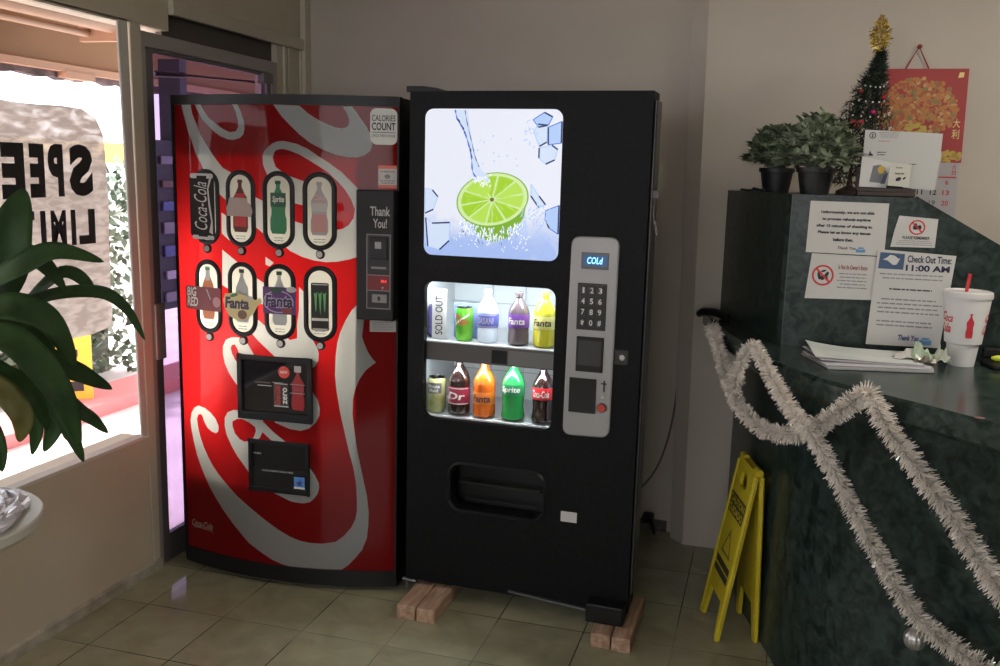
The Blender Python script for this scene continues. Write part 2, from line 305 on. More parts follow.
GARLAND_B = [(-0.083,2.959,0.942),(-0.071,2.924,1.015),(-0.053,2.887,1.077),(-0.032,2.888,1.106),(-0.009,2.830,1.087),(0.017,2.756,1.056),(0.053,2.679,1.016),(0.090,2.618,0.976),(0.125,2.574,0.946),(0.159,2.562,0.908),(0.189,2.575,0.857),(0.232,2.595,0.783),(0.277,2.566,0.713),(0.315,2.543,0.651),(0.358,2.517,0.592),(0.401,2.490,0.532),(0.450,2.458,0.485),(0.504,2.416,0.461),(0.565,2.365,0.442),(0.622,2.317,0.432)]
# ------------------------------------------------------------------ the room
XL = -2.28
def tile_floor():
    m = mat('green_stone_tile', (.1, .1, .07), .2, spec=.5); n, l, b = nodes(m)
    tc = n.new('ShaderNodeTexCoord'); sp = n.new('ShaderNodeSeparateXYZ'); l.new(tc.outputs['Object'], sp.inputs[0])
    def M(op, a, v=None):
        q = n.new('ShaderNodeMath'); q.operation = op
        for i, s in enumerate((a, v)):
            if s is None: continue
            if isinstance(s, (int, float)): q.inputs[i].default_value = s
            else: l.new(s, q.inputs[i])
        return q.outputs[0]
    ids = []; gr = []
    for ax, o0, p in (('X', -1.487, .3145), ('Y', 2.738, .32)):
        u = M('DIVIDE', M('SUBTRACT', sp.outputs[ax], o0), p); ids.append(M('FLOOR', u))
        fr = M('FRACT', u); gr.append(M('MINIMUM', fr, M('SUBTRACT', 1.0, fr)))
    cb = n.new('ShaderNodeCombineXYZ'); l.new(ids[0], cb.inputs[0]); l.new(ids[1], cb.inputs[1])
    wn = n.new('ShaderNodeTexWhiteNoise'); l.new(cb.outputs[0], wn.inputs['Vector'])
    no = n.new('ShaderNodeTexNoise'); no.inputs['Scale'].default_value = 9; no.inputs['Detail'].default_value = 7; no.inputs['Distortion'].default_value = .6
    l.new(tc.outputs['Object'], no.inputs['Vector'])
    r = n.new('ShaderNodeValToRGB'); r.color_ramp.elements[0].position = .3; r.color_ramp.elements[1].position = .72
    r.color_ramp.elements[0].color = (.29, .28, .18, 1); r.color_ramp.elements[1].color = (.39, .375, .25, 1); l.new(no.outputs['Fac'], r.inputs[0])
    hs = n.new('ShaderNodeHueSaturation'); l.new(r.outputs[0], hs.inputs['Color'])
    l.new(M('ADD', M('MULTIPLY', wn.outputs['Value'], .22), .89), hs.inputs['Value'])
    g = M('LESS_THAN', M('MINIMUM', gr[0], gr[1]), .0065)
    g2 = n.new('ShaderNodeTexNoise'); g2.inputs['Scale'].default_value = 2.3; l.new(tc.outputs['Object'], g2.inputs['Vector'])
    gc = n.new('ShaderNodeValToRGB'); gc.color_ramp.elements[0].position = .45; gc.color_ramp.elements[1].position = .6
    gc.color_ramp.elements[0].color = (.05, .048, .035, 1); gc.color_ramp.elements[1].color = (.24, .24, .20, 1); l.new(g2.outputs['Fac'], gc.inputs[0])
    mx = n.new('ShaderNodeMix'); mx.data_type = 'RGBA'; l.new(g, mx.inputs[0]); l.new(hs.outputs[0], mx.inputs[6]); l.new(gc.outputs[0], mx.inputs[7])
    l.new(mx.outputs[2], b.inputs['Base Color'])
    l.new(M('ADD', M('MULTIPLY', no.outputs['Fac'], .10), .045), b.inputs['Roughness'])
    bp = n.new('ShaderNodeBump'); bp.inputs['Strength'].default_value = .22; bp.inputs['Distance'].default_value = .004
    l.new(M('SUBTRACT', M('MULTIPLY', no.outputs['Fac'], .5), M('MULTIPLY', g, .5)), bp.inputs['Height']); l.new(bp.outputs[0], b.inputs['Normal'])
    return m
M_FLOOR = tile_floor()
struct(box('floor', M_FLOOR, XL-.12, -3.1, -.05, 3.2, 4.5, 0))
struct(box('ceiling', mat('ceiling_paint', (.6, .58, .53), .9), XL-.12, -3.1, 2.7, 3.2, 4.5, 2.75))
struct(MB().prism([(XL-.12, 4.31), (-.36, 4.13), (3.2, 4.13), (3.2, 4.4), (XL-.12, 4.4)], 0, 2.7).build('wall_back', M_WALL))
b = MB()                                                            # pier beside the counter, soft left arris
b.add([(-.285, 4.0, 0), (3.1, 4.0, 0), (3.1, 4.3, 0), (-.36, 4.3, 0), (-.345, 4.06, 0),
       (-.315, 4.0, 2.7), (3.1, 4.0, 2.7), (3.1, 4.3, 2.7), (-.41, 4.3, 2.7), (-.39, 4.06, 2.7)],
      [(0, 1, 6, 5), (1, 2, 7, 6), (2, 3, 8, 7), (3, 4, 9, 8), (4, 0, 5, 9), (4, 3, 2, 1, 0), (5, 6, 7, 8, 9)])
struct(b.build('wall_pier', M_WALL))
struct(box('wall_right', M_WALL, 3.1, -3.1, 0, 3.2, 4.3, 2.7))
b = MB()
for a in ((XL-.12, -2.1, 0, 2.7), (.9, 3.2, 0, 2.7)): b.box(a[0], -3.1, a[2], a[1], -3.0, a[3])
b.box(-2.1, -3.1, 0, .9, -3.0, 1.0); b.box(-2.1, -3.1, 2.5, .9, -3.0, 2.7)
struct(b.build('wall_front', M_WALL))
# left wall: panel below the window, header above window and door, end piece past the door
b = MB()
b.box(XL-.12, -3, 0, XL, 2.985, .48); b.box(XL-.12, -3, .48, XL+.008, 2.985, .56)
b.box(XL-.12, -3, 2.11, XL, 3.2, 2.7); b.box(XL-.12, 3.2, 2.2, XL, 4.3, 2.7); b.box(XL-.12, -3, .57, XL, -.55, 2.11)
b.box(XL-.12, 4.02, 0, XL, 4.3, 2.2)
struct(b.build('wall_left', noisy(mat('wall_left_paint', (.5, .47, .41), .6), (.55, .49, .385), (.60, .54, .43), 3, 4)))
b = MB(); b.box(XL, 3.2, 2.17, XL+.025, 4.3, 2.225); b.box(XL-.1, 3.2, 2.09, XL-.06, 4.02, 2.2)
for y in (4.07, 4.11, 4.23): b.box(XL, y, 0, XL+.012, y+.025, 2.17)
b.box(XL, 4.24, 0, XL+.03, 4.3, 2.7)
struct(b.build('trim_1', M_TRIM, bevel=.003))
struct(box('trim_2', mat('dark_recess', (.10, .085, .075), .8), XL-.058, 3.2, 2.085, XL-.03, 4.02, 2.2))
b = MB(); b.prism([(XL, 0), (XL+.014, 0), (XL+.011, .036), (XL, .044)][::-1], -3, 3.03, 'y')
struct(b.build('baseboard_left', noisy(mat('scuffed_baseboard', (.42, .39, .33), .6), (.30, .275, .22), (.5, .465, .39), 14, 6)))
struct(box('baseboard_back', noisy(mat('dusty_baseboard', (.1, .09, .08), .7), (.06, .055, .05), (.16, .15, .13), 20, 5), XL, 4.285, 0, -.36, 4.3, .07)); _o = bpy.data.objects['baseboard_back']; bpy.data.objects.remove(_o)
struct(MB().prism([(XL, 4.285), (-.37, 4.116), (-.37, 4.135), (XL, 4.303)], 0, .05).build('baseboard_back', mat('dusty_baseboard')))

# window_1: sill, mullions, glass
M_WOODM = noisy(mat('weathered_mullion', (.55, .51, .46), .6), (.50, .47, .42), (.60, .56, .51), 6, 5, stretch=(8, 8, .6))
GLASS = glassy('window_glass', (.97, .98, .98), .1)
win = struct(thing('window_1', 'large shopfront window left of the red machine', 'window', (XL, 0, 0)))
del win['category']
b = MB(); b.prism([(2.950, .565), (2.982, .565), (2.958, 2.11), (2.905, 2.11)], -.008, .003, 'x'); b.box(-.03, .9, .57, .0, .96, 2.11)
b.build('mullion', M_WOODM, win, bevel=.004)
b = MB(); b.prism([(-.02, .575), (.010, .569), (.010, .558), (-.02, .558)], -.55, 2.955, 'y')
b.build('window_sill', mat('sill_paint', (.72, .68, .64), .4), win)
b = MB(); b.box(-.02, -.55, 2.102, .0, 2.96, 2.115); b.build('window_head', M_TRIM, win)
b = MB(); b.box(-.010, -.55, .57, -.006, 2.95, 2.1); b.build('pane', GLASS, win)
b = MB(); b.prism([(2.99, 0), (3.03, 0), (3.03, 2.11), (2.968, 2.11)], XL-.02, XL+.004, 'x'); struct(b.build('trim_3', M_TRIM, bevel=.003))
struct(box('trim_4', mat('shadow_gap', (.03, .028, .025), .9), XL-.03, 2.984, .0, XL-.004, 2.992, 2.11))

# door_1: aluminium shop door, its far half behind the red machine
M_ALU = mat('bronze_aluminium', (.16, .145, .15), .4, .3)
dr = struct(thing('door_1', 'dark aluminium glazed shop door behind the red machine', 'door', (XL, 0, 0))); del dr['category']
b = MB(); b.box(-.04, 3.03, 2.035, .0, 4.02, 2.09); b.box(-.04, 3.97, 0, 0, 4.02, 2.04); b.box(-.02, 3.03, 0, .002, 3.056, 2.04); b.build('door_frame', mat('aluminium_frame', (.36, .33, .31), .45, .2), dr, bevel=.003)
b = MB(); b.box(-.03, 3.056, .0, -.004, 3.105, 2.033); b.box(-.03, 3.93, .015, -.004, 3.968, 2.033); b.box(-.03, 3.105, 2.02, -.004, 3.93, 2.033); b.box(-.03, 3.105, .0, -.004, 3.93, .115)
b.build('stile', M_ALU, dr, bevel=.003)
b = MB(); b.box(-.018, 3.1, .11, -.014, 3.935, 2.025); b.build('door_glass', glassy('door_glass_tint', (.52, .45, .58), .12), dr)
b = MB(); b.box(-.004, 3.045, .85, .012, 3.105, 1.07); b.build('push_plate', mat('worn_plate', (.50, .47, .42), .35, .6), dr, bevel=.004)
b = MB(); b.tube([(-.09, 3.22, 1.955), (-.09, 3.42, 1.97)], .012); b.tube([(-.09, 3.42, 1.97), (-.05, 3.9, 1.99)], .005); b.box(-.02, 3.88, 1.985, .012, 3.96, 2.03)
b.build('door_closer', mat('closer_metal', (.2, .19, .18), .4, .6), dr)

# ------------------------------------------------------------------ outside the window
struct(box('pavement', noisy(mat('pale_pavement', (.7, .65, .64), .9), (.66, .58, .57), (.78, .72, .71), 2, 5), -14, -8, -.2, XL-.12, 16, -.15))
kb = struct(MB().prism([(-4.35, -8), (-4.50, 16), (-4.90, 16), (-4.75, -8)][::-1], -.15, -.06).build('trim_5', mat('red_kerb_paint', (.68, .22, .22), .8)))
M_EAVE = noisy(mat('peach_soffit', (.30, .165, .08), .75), (.25, .135, .065), (.31, .165, .082), 3, 3, stretch=(1, .2, 1))
aw = struct(thing('trim_6', 'peach painted eave over the pavement', 'eave', (0, 0, 0))); del aw['category']
b = MB(); b.box(-4.4, -3, 2.42, XL-.12, 12, 2.46); b.box(-2.9, -3, 2.38, -2.8, 12, 2.42); b.build('soffit', M_EAVE, aw)
b = MB(); b.box(-4.12, -3, 2.16, -4.02, 12, 2.46); b.build('beam', M_EAVE, aw)
b = MB(); b.box(-4.14, -3, 2.125, -3.99, 12, 2.165); b.box(-4.10, 4.62, 2.09, -3.985, 4.86, 2.13); b.build('beam_trim', mat('peach_trim', (.42, .24, .15), .6), aw)
r = random.Random(3); pts = []; y = -3.0
while y < 12: pts.append((y, 2.085+r.uniform(-.012, .02))); y += r.uniform(.05, .16)
b = MB(); b.prism([(-3, 2.14)]+pts+[(12, 2.14)], -4.11, -4.05, 'x'); b.build('weathered_edge', noisy(mat('weathered_fascia', (.2, .13, .14), .9), (.06, .04, .045), (.16, .11, .11), 12, 6), aw)
for nm, x, z, rr, lab in (('conduit_pipe', -3.50, 2.335, .036, 'thicker peach pipe under the eave, nearer the window'), ('conduit_pipe', -3.66, 2.30, .02, 'thinner peach pipe under the eave, farther from the window')):
    y1 = 4.42
    o = MB().tube([(x, -3, z), (x, y1, z)], rr, 12).build(nm, mat('peach_pipe', (.40, .25, .16), .5), smooth=True); tag(o, lab, 'pipe', 'pipes under the eave')
for (x, z) in ((-3.50, 2.335), (-3.66, 2.30)): pass
box('pipe_bracket', mat('peach_trim'), -3.72, 4.42, 2.26, -3.45, 4.46, 2.42)
tag(bpy.data.objects['pipe_bracket'], 'small peach bracket closing the ends of the two eave pipes', 'bracket')
# hedge with grey-green leaves, seen past the right edge of the window
r = random.Random(11); b = MB()
for i in range(2600):
    x, y, z = r.uniform(-6.4, -5.2), r.uniform(5.0, 6.7), r.uniform(-.1, 1.62)+.05*sin(i)
    if r.random() < .5: x = r.uniform(-5.35, -5.15)
    a = Vector((r.uniform(-1, 1), r.uniform(-1, 1), r.uniform(-1, 1))).normalized(); c = a.orthogonal().normalized(); s = r.uniform(.03, .06)
    p = Vector((x, y, z)); b.cur = r.choice((0, 0, 1, 2)); b.add([p-a*s, p+c*s*.5, p+a*s, p-c*s*.5], [(0, 1, 2, 3)])
o = b.build('hedge', [mat('hedge_leaf', (.16, .22, .15), .6), mat('hedge_leaf_pale', (.42, .50, .42), .6), mat('hedge_leaf_dark', (.05, .08, .05), .6)]); tag(o, 'grey-green leafy hedge outside past the window mullion', 'hedge')
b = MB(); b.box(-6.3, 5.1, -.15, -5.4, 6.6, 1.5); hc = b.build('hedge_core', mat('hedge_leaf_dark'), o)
# low pale wall, yellow kerb strip and yellow board beyond the kerb
struct(box('trim_7', mat('yellow_paint', (.75, .55, .12), .7), -9.2, 4.5, 1.62, -9.0, 14, 1.9))
struct(box('trim_8', noisy(mat('pale_block_wall', (.7, .66, .62), .9), (.55, .52, .48), (.8, .76, .73), 3, 5), -9.4, -6, -.15, -9.2, 14, 1.05))
yb = thing('yellow_board', 'yellow board with dark marks standing on the pavement outside the window', 'board', (-4.72, 5.35, -.15), radians(35))
box('panel', mat('yellow_board_paint', (.80, .50, .05), .5), -.15, -.01, .05, .15, .01, .55, yb)
for x in (-.14, .11): box('foot', BLACK, x, -.02, 0, x+.03, .02, .06, yb)
b = MB(); b.box(-.09, -.014, .22, -.02, -.011, .36); b.box(0, -.014, .15, .09, -.011, .22); b.box(-.06, -.014, .40, .06, -.011, .45); b.build('dark_mark', INK, yb)
# rack of papers seen through the door glass
rk = thing('paper_rack', 'dark wall-high rack of papers outside the door glass', 'rack', (-3.05, 4.2, -.15))
b = MB(); b.box(-.12, -.06, 1.0, 0, .95, 1.88); b.box(-.1, .12, 1.0, .03, .18, 2.3); b.box(-.10, .30, 0, -.06, .34, 1.0); b.box(-.10, .88, 0, -.06, .92, 1.0); b.build('rack_frame', mat('rack_dark', (.03, .026, .035), .5), rk)
r = random.Random(5); CARDM = [mat('card_dummy')] and [mat('card_white', (.6, .56, .66), .6), mat('card_blue', (.12, .16, .40), .6), mat('card_orange', (.60, .25, .12), .6), mat('card_brown', (.2, .13, .1), .6), mat('card_grey', (.3, .28, .33), .6)]
for i in range(7):
    for j in range(2):
        z = 1.04+i*.12-.15; y = 4.2-.03+j*.21; o = box('leaflet', CARDM[r.randrange(5)], -3.05, y+r.uniform(0, .02), z, -3.038, y+.12+r.uniform(0, .03), z+r.uniform(.03, .06)); tag(o, 'small coloured leaflet in the dark rack seen through the door glass', 'leaflet', 'leaflets in the rack')
# painted notice on the outside of the glass, read from the street, so mirrored from in here
def paint_mat():
    m = bpy.data.materials.new('streaky_window_paint'); m.use_nodes = True; n, l = m.node_tree.nodes, m.node_tree.links; p = n['Principled BSDF']
    tc = n.new('ShaderNodeTexCoord'); mp = n.new('ShaderNodeMapping'); mp.inputs['Scale'].default_value = (1, 1, 3.2); mp.inputs['Rotation'].default_value = (.35, 0, 0); l.new(tc.outputs['Object'], mp.inputs[0])
    t = n.new('ShaderNodeTexNoise'); t.inputs['Scale'].default_value = 13; t.inputs['Detail'].default_value = 10; t.inputs['Distortion'].default_value = .5; l.new(mp.outputs[0], t.inputs['Vector'])
    r = n.new('ShaderNodeValToRGB'); r.color_ramp.elements[0].position = .42; r.color_ramp.elements[1].position = .68
    r.color_ramp.elements[0].color = (.44, .39, .35, 1); r.color_ramp.elements[1].color = (.74, .68, .63, 1); l.new(t.outputs['Fac'], r.inputs[0])
    d = n.new('ShaderNodeBsdfDiffuse'); s = n.new('ShaderNodeBsdfTranslucent'); l.new(r.outputs[0], d.inputs[0]); l.new(r.outputs[0], s.inputs[0])
    x = n.new('ShaderNodeMixShader'); x.inputs[0].default_value = .48; l.new(d.outputs[0], x.inputs[1]); l.new(s.outputs[0], x.inputs[2])
    tr = n.new('ShaderNodeBsdfTransparent'); y = n.new('ShaderNodeMixShader')
    r2 = n.new('ShaderNodeValToRGB'); r2.color_ramp.elements[0].position = .50; r2.color_ramp.elements[1].position = .72; r2.color_ramp.elements[0].color = (.01,)*3+(1,); r2.color_ramp.elements[1].color = (.16,)*3+(1,)
    l.new(t.outputs['Fac'], r2.inputs[0]); l.new(r2.outputs[0], y.inputs[0]); l.new(x.outputs[0], y.inputs[1]); l.new(tr.outputs[0], y.inputs[2])
    l.new(y.outputs[0], n['Material Output'].inputs[0]); n.remove(p); return m
wmap = lambda y, z, o: (XL-.055-.008-o, y, z)
pn = thing('painted_notice', 'grey painted notice with black capitals on the window glass, mirrored from inside', 'notice', (0, 0, 0))
pn.location = (XL-.0115, 2.4, 1.0); wm = lambda y, z, o: (-o, y-2.4, z-1.0)
r = random.Random(2); edge = [(1.80, 1.0)]+[(1.80+i*.092, 1.0+r.uniform(-.008, .012)) for i in range(1, 11)]+[(2.80, 1.015), (2.828, 1.05)]
edge += [(2.828+r.uniform(-.006, .006), 1.05+i*.065) for i in range(1, 10)]+[(2.822, 1.70), (2.79, 1.755), (2.72, 1.785)]+[(2.72-i*.1, 1.792+r.uniform(-.008, .008)) for i in range(1, 9)]+[(1.80, 1.79)]
sheet('paint_patch', [edge], wm, .0, paint_mat(), pn)
wml = lambda x, z, o: wm(2.757-x, z, o)       # mirrored lettering running from the right
lettering([('S', .0, 1.49, .115, 1.665, 0, .06), ('P', .14, 1.49, .21, 1.662, 0, .06), ('E', .225, 1.488, .29, 1.66, 0, .06), ('E', .31, 1.485, .405, 1.66, 0, .06), ('D', .435, 1.48, .57, 1.655, 0, .06),
           ('L', .0, 1.325, .082, 1.445, 0, .06), ('I', .095, 1.325, .118, 1.445, 0, .05), ('M', .14, 1.325, .21, 1.445, 0, .05), ('I', .232, 1.325, .256, 1.445, 0, .05), ('T', .28, 1.325, .37, 1.445, 0, .05)], wml, -.002, INK, pn, 'painted_letter')
# ------------------------------------------------------------------ red drinks machine
A0, ANG, MW, SAG = (-2.20, 3.092, 0), radians(3.0), .905, .08
RC = (MW*MW/4+SAG*SAG)/(2*SAG)
def ysurf(s): return -(sqrt(max(RC*RC-(s-MW/2)**2, 0))-(RC-SAG))
m1 = lambda s, z, o: (s, ysurf(s)-o, z)
XS = [.02+i*.0288 for i in range(31)]
V1 = thing('vending_machine', 'red bow-fronted drinks vending machine with huge white script, by the door', 'vending machine', A0, ANG)
DARK = mat('satin_black_shell', (.009, .009, .010), .42, spec=.3)
arc = [(MW*i/20, ysurf(MW*i/20)) for i in range(21)]
b = MB(); b.box(0, .03, .02, .012, .84, 1.86); b.box(MW-.012, .03, .02, MW, .84, 1.86); b.box(0, .82, .02, MW, .84, 1.86)
b.prism(arc+[(MW, .84), (0, .84)], 1.829, 1.859); b.prism(arc+[(MW, .84), (0, .84)], .02, .083)
b.build('cabinet', DARK, V1)
b = MB()
for x0, x1 in ((0, .013), (.899, MW)): b.prism([(x0, ysurf(x0)-.006), (x1, ysurf(x1)-.006), (x1, .05), (x0, .05)], .05, 1.84)
for z0, z1 in ((1.826, 1.862), (.062, .085)): b.prism([(p[0], p[1]-.006) for p in arc]+[(MW, .03), (0, .03)], z0, z1)
b.build('door_frame', DARK, V1)
for x in (.05, .84):
    for y in (.06, .76): b = MB(); b.lathe([(.03, 0), (.03, .012), (.012, .014), (.012, .03)], 12, (x, y)); b.build('levelling_foot', STEEL, V1)
CAPS = [(.1010+.155*c, .2245+.155*c, z0, z1) for z0, z1 in ((1.312, 1.593), (.975, 1.257)) for c in range(4)]
COINR = (.763, 1.066, .899, 1.535); DWR = (.296, .664, .596, .909); BXR = (.332, .377, .582, .583)
def capsule(x0, x1, z0, z1, i=0): return rrect(x0+i, z0+i, x1-i, z1-i, (x1-x0)/2-i-1e-4, 8)
# the printed acrylic front: red sheet and white script in one sheet, openings left out
def front_sheet():
    out = rect(.012, .084, .9, 1.828)
    holes = [capsule(*c, .008) for c in CAPS]+[rect(*COINR), rect(*DWR), rect(*BXR)]
    lines = [((x, .08), (x, 1.84)) for x in XS]
    script = [[(x, min(max(z, .0842), 1.8278)) for x, z in L] for L in SCRIPT_LOOPS]
    v, f = cdt([out]+holes+script, lines); b = MB(); b.v = [m1(p[0], p[1], 0) for p in v]
    for t in f:
        c = (sum(v[i][0] for i in t)/len(t), sum(v[i][1] for i in t)/len(t))
        if not inside(c, out) or any(inside(c, h) for h in holes): continue
        w = any(inside(c, L) for k, L in enumerate(script) if k != HOLE_LOOP) and not inside(c, script[HOLE_LOOP])
        b.f.append(list(t)); b.m.append(1 if w else 0)
    return b.build('front_panel', [backlit('red_acrylic', (.72, .016, .018), .045, .62, (.36, .008, .012)), backlit('white_acrylic', (.74, .73, .68), .06, .6, (.56, .58, .58))], V1)
FP = front_sheet()
WINW = backlit('selection_window', (.80, .78, .68), .08)
# lamps inside the cabinet behind the front
V1tube = [(.115, .16, .60, 1.36, 2.5), (.42, .20, .70, 1.30, 1.5), (.66, .20, .72, 1.36, .75)]
for i, (x, y, z0, z1, e) in enumerate(V1tube):
    area('cabinet_tube_light', (x, y, (z0+z1)/2), (x, y-1, (z0+z1)/2), .03, z1-z0, e, (1, .95, .82), parent=V1)
b = MB(); b.box(.013, .30, .09, .89, .31, 1.82); b.build('inner_reflector', mat('reflector_white', (.6, .6, .58), .7), V1)  # unseen white back sheet, added to spread the lamp light
b = MB(); b.box(.62, .02, .62, .63, .3, 1.05); ga = [(x, y+.006) for x, y in arc[1:-1]]; b.prism([(x, y+.022) for x, y in ga]+[(.88, .3), (.02, .3)], .415, .422); b.prism(ga+[(.88, .3), (.02, .3)], 1.635, 1.642); b.box(.752, ysurf(.757)+.006, .46, .758, .3, 1.64); b.box(.60, .0, .37, .61, .3, .64); b.build('light_baffle', DARK, V1)  # unseen partitions, added to keep lamp light off bottom, top and right
# selection buttons
PG = dict(cola=mat('print_cola', (.12, .035, .03), .4), red=mat('print_red', (.55, .04, .045), .4), grn=mat('print_green', (.03, .20, .085), .4), dgrn=mat('print_dark_green', (.012, .08, .04), .4),
          org=mat('print_orange', (.80, .25, .07), .4), clear=mat('print_clear', (.48, .52, .52), .4), grey=mat('print_faded', (.38, .34, .35), .4), pink=mat('print_faded_red', (.50, .24, .23), .4), wht=mat('print_white', (.75, .73, .68), .5),
          blk=mat('print_black', (.02, .02, .02), .4), lime=mat('print_lime', (.15, .48, .18), .4), pur=mat('print_purple', (.10, .035, .17), .45), yel=mat('print_yellow', (.62, .55, .25), .45), mar=mat('print_maroon', (.24, .035, .045), .45), navy=mat('print_navy', (.02, .02, .05), .45), brown=mat('print_brown', (.16, .08, .05), .5), silver=mat('print_silver', (.45, .44, .42), .4), lav=mat('print_lavender', (.45, .40, .62), .5))
def bottle2d(cx, z0, z1, w):
    h = z1-z0; P = [(.16, 1), (.16, .94), (.12, .93), (.12, .86), (.30, .74), (.46, .66), (.48, .58), (.42, .46), (.43, .36), (.5, .27), (.5, .08), (.40, 0)]
    return [(cx+a*w, z0+c*h) for a, c in P]+[(cx-a*w, z0+c*h) for a, c in P[::-1]]
def slab(cx, z0, z1, w): return rect(cx-w/2, z0, cx+w/2, z1)
for i, (x0, x1, z0, z1) in enumerate(CAPS):
    cx = (x0+x1)/2; h = z1-z0
    wn = sheet('selection_button', [capsule(x0, x1, z0, z1, .015)], m1, .004, WINW, V1, XS)
    o1, o2 = capsule(x0, x1, z0, z1, 0), capsule(x0, x1, z0, z1, .0185); n = len(o1); b = MB()
    rings = [(o1, 0), (o1, .006), (capsule(x0, x1, z0, z1, .006), .009), (capsule(x0, x1, z0, z1, .014), .008), (o2, .003)]
    for L, d in rings: b.v += [m1(p[0], p[1], d) for p in L]
    for q in range(4):
        for k in range(n): b.f.append([q*n+k, q*n+(k+1) % n, (q+1)*n+(k+1) % n, (q+1)*n+k]); b.m.append(0)
    b.build('button_rim', BLACK, wn, smooth=True)
    b = MB(); sx, sz = cx+.002, z0-.014; b.tube([m1(sx, sz, 0), m1(sx, sz, .006)], .017, 16); b.build('screw_boss', BLACK, wn)
    b = MB(); b.tube([m1(sx-.002, sz, .006), m1(sx-.002, sz, .009)], .0115, 16); b.build('screw', mat('dull_zinc', (.45, .43, .40), .35, .8), wn, smooth=True)
    pz0, pz1 = z0+.055, z1-.035
    def pic(L, m, o=.0052, nm='picture'): return sheet(nm, [L], m1, o, PG[m], wn)
    if i in (1, 2, 3):
        col = {1: 'cola', 2: 'grn', 3: 'grey'}[i]; pic(bottle2d(cx, pz0, pz1, .064), col)
        if i == 1: pic(slab(cx, pz0+.02, pz0+.10, .05), 'red', .006); pic(slab(cx, pz1-.075, pz1-.05, .04), 'red', .006)
        if i == 2: pic(slab(cx, pz0+.098, pz0+.148, .060), 'dgrn', .006); pic(slab(cx, pz1-.012, pz1, .022), 'dgrn', .006); lettering([('Sprite', cx-.022, pz0+.108, cx+.024, pz0+.136, .2, .02)], m1, .007, PG['wht'], wn)
        if i == 3: pic(slab(cx, pz0+.012, pz0+.075, .050), 'pink', .006); pic(slab(cx, pz1-.07, pz1-.05, .036), 'pink', .006); pic(slab(cx, pz0+.085, pz0+.115, .056), 'silver', .006); lettering([('Coke', cx-.02, pz0+.125, cx+.02, pz0+.145, .2, .02)], m1, .007, PG['silver'], wn)
    if i in (4, 5, 6):
        pic(bottle2d(cx, pz0, pz1+.008, .058), {4: 'org', 5: 'clear', 6: 'clear'}[i])
        pic(slab(cx, pz1-.006, pz1+.008, .022), {4: 'lime', 5: 'blk', 6: 'dgrn'}[i], .006)
        if i == 4: pic(slab(cx, pz1-.045, pz1-.006, .020), 'wht', .006)
    if i == 7:
        pic(rrect(cx-.033, pz0-.012, cx+.033, pz1-.028, .006), 'blk'); pic(slab(cx, pz1-.036, pz1-.032, .058), 'silver', .006); pic(slab(cx, pz0+.024, pz0+.034, .062), 'wht', .006); pic(slab(cx, pz0-.01, pz0-.004, .056), 'silver', .006)
        for q in (-1, 0, 1):
            c0 = cx+q*.0165; T = [(c0-.006, pz1-.062), (c0-.003, pz1-.068), (c0+.003, pz1-.066), (c0+.007, pz1-.060), (c0+.0055, pz1-.085), (c0+.003, pz1-.13), (c0+.0015, pz1-.148+abs(q)*.012), (c0-.001, pz1-.12), (c0-.003, pz1-.09)]
            pic(T, 'lime', .006)
    greek(cx-.022, z0+.026, cx+.022, z0+.045, 2, GREYINK, m1, .0055, wn, seed=i, h=.3)
# stickers over the buttons
st = sheet('can_sticker', [rrect(.088, 1.342, .207, 1.568, .014)], m1, .0100, mat('dark_can_print', (.022, .019, .018), .5, spec=.1), V1, XS); tag(st, 'dark can picture sticker')
sheet('can_end', [rrect(.093, 1.558, .203, 1.576, .008)], m1, .0106, PG['silver'], st); sheet('can_base', [rrect(.098, 1.332, .202, 1.347, .006)], m1, .0106, PG['silver'], st)
sheet('can_stripe', [[(.180, 1.36), (.197, 1.352), (.197, 1.40), (.186, 1.47), (.181, 1.52), (.196, 1.56), (.186, 1.56), (.174, 1.52), (.179, 1.46), (.190, 1.40)]], m1, .0110, PG['silver'], st)
lettering([('Coca-Cola', .110, 1.368, .172, 1.545, .35, 0, 90)], m1, .0110, PG['silver'], st)
st = sheet('faded_sticker', [[(.262, 1.425), (.366, 1.424), (.372, 1.445), (.364, 1.470), (.352, 1.476), (.350, 1.492), (.274, 1.493), (.268, 1.470), (.260, 1.455)]], m1, .0100, mat('faded_print', (.40, .32, .29), .6), V1, XS)
st = sheet('flavour_sticker', [rrect(.052, 1.062, .226, 1.152, .008)], m1, .0100, PG['mar'], V1, XS); tag(st, 'maroon flavour sticker')
lettering([('BIG', .060, 1.112, .108, 1.148, .15, .03), ('RED', .060, 1.074, .115, 1.110, .15, .03)], m1, .0106, PG['wht'], st)
sheet('fruit_picture', [ellipse(.205, 1.098, .018, .020)], m1, .0106, PG['pink'], st); sheet('spoon_picture', [[(.155, 1.145), (.162, 1.145), (.180, 1.105), (.174, 1.105)]], m1, .0106, PG['grey'], st)
st = sheet('flavour_sticker', [[(.236, 1.112), (.246, 1.135), (.30, 1.142), (.36, 1.128), (.375, 1.118), (.400, 1.130), (.404, 1.112), (.385, 1.096), (.368, 1.068), (.335, 1.042), (.300, 1.036), (.262, 1.052), (.243, 1.078)]], m1, .0100, PG['yel'], V1, XS); tag(st, 'yellow flavour sticker')
lettering([('Fanta', .244, 1.080, .350, 1.124, .1, .045)], m1, .0106, PG['navy'], st)
sheet('fruit_picture', [ellipse(.320, 1.060, .020, .017)], m1, .0106, PG['brown'], st); sheet('leaf_picture', [ellipse(.285, 1.131, .018, .006, rot=.3)], m1, .0106, PG['grn'], st); sheet('leaf_picture', [ellipse(.352, 1.125, .016, .008)], m1, .0106, PG['clear'], st)
st = sheet('flavour_sticker', [rect(.408, 1.072, .540, 1.172)], m1, .0100, PG['pur'], V1, XS); tag(st, 'purple flavour sticker')
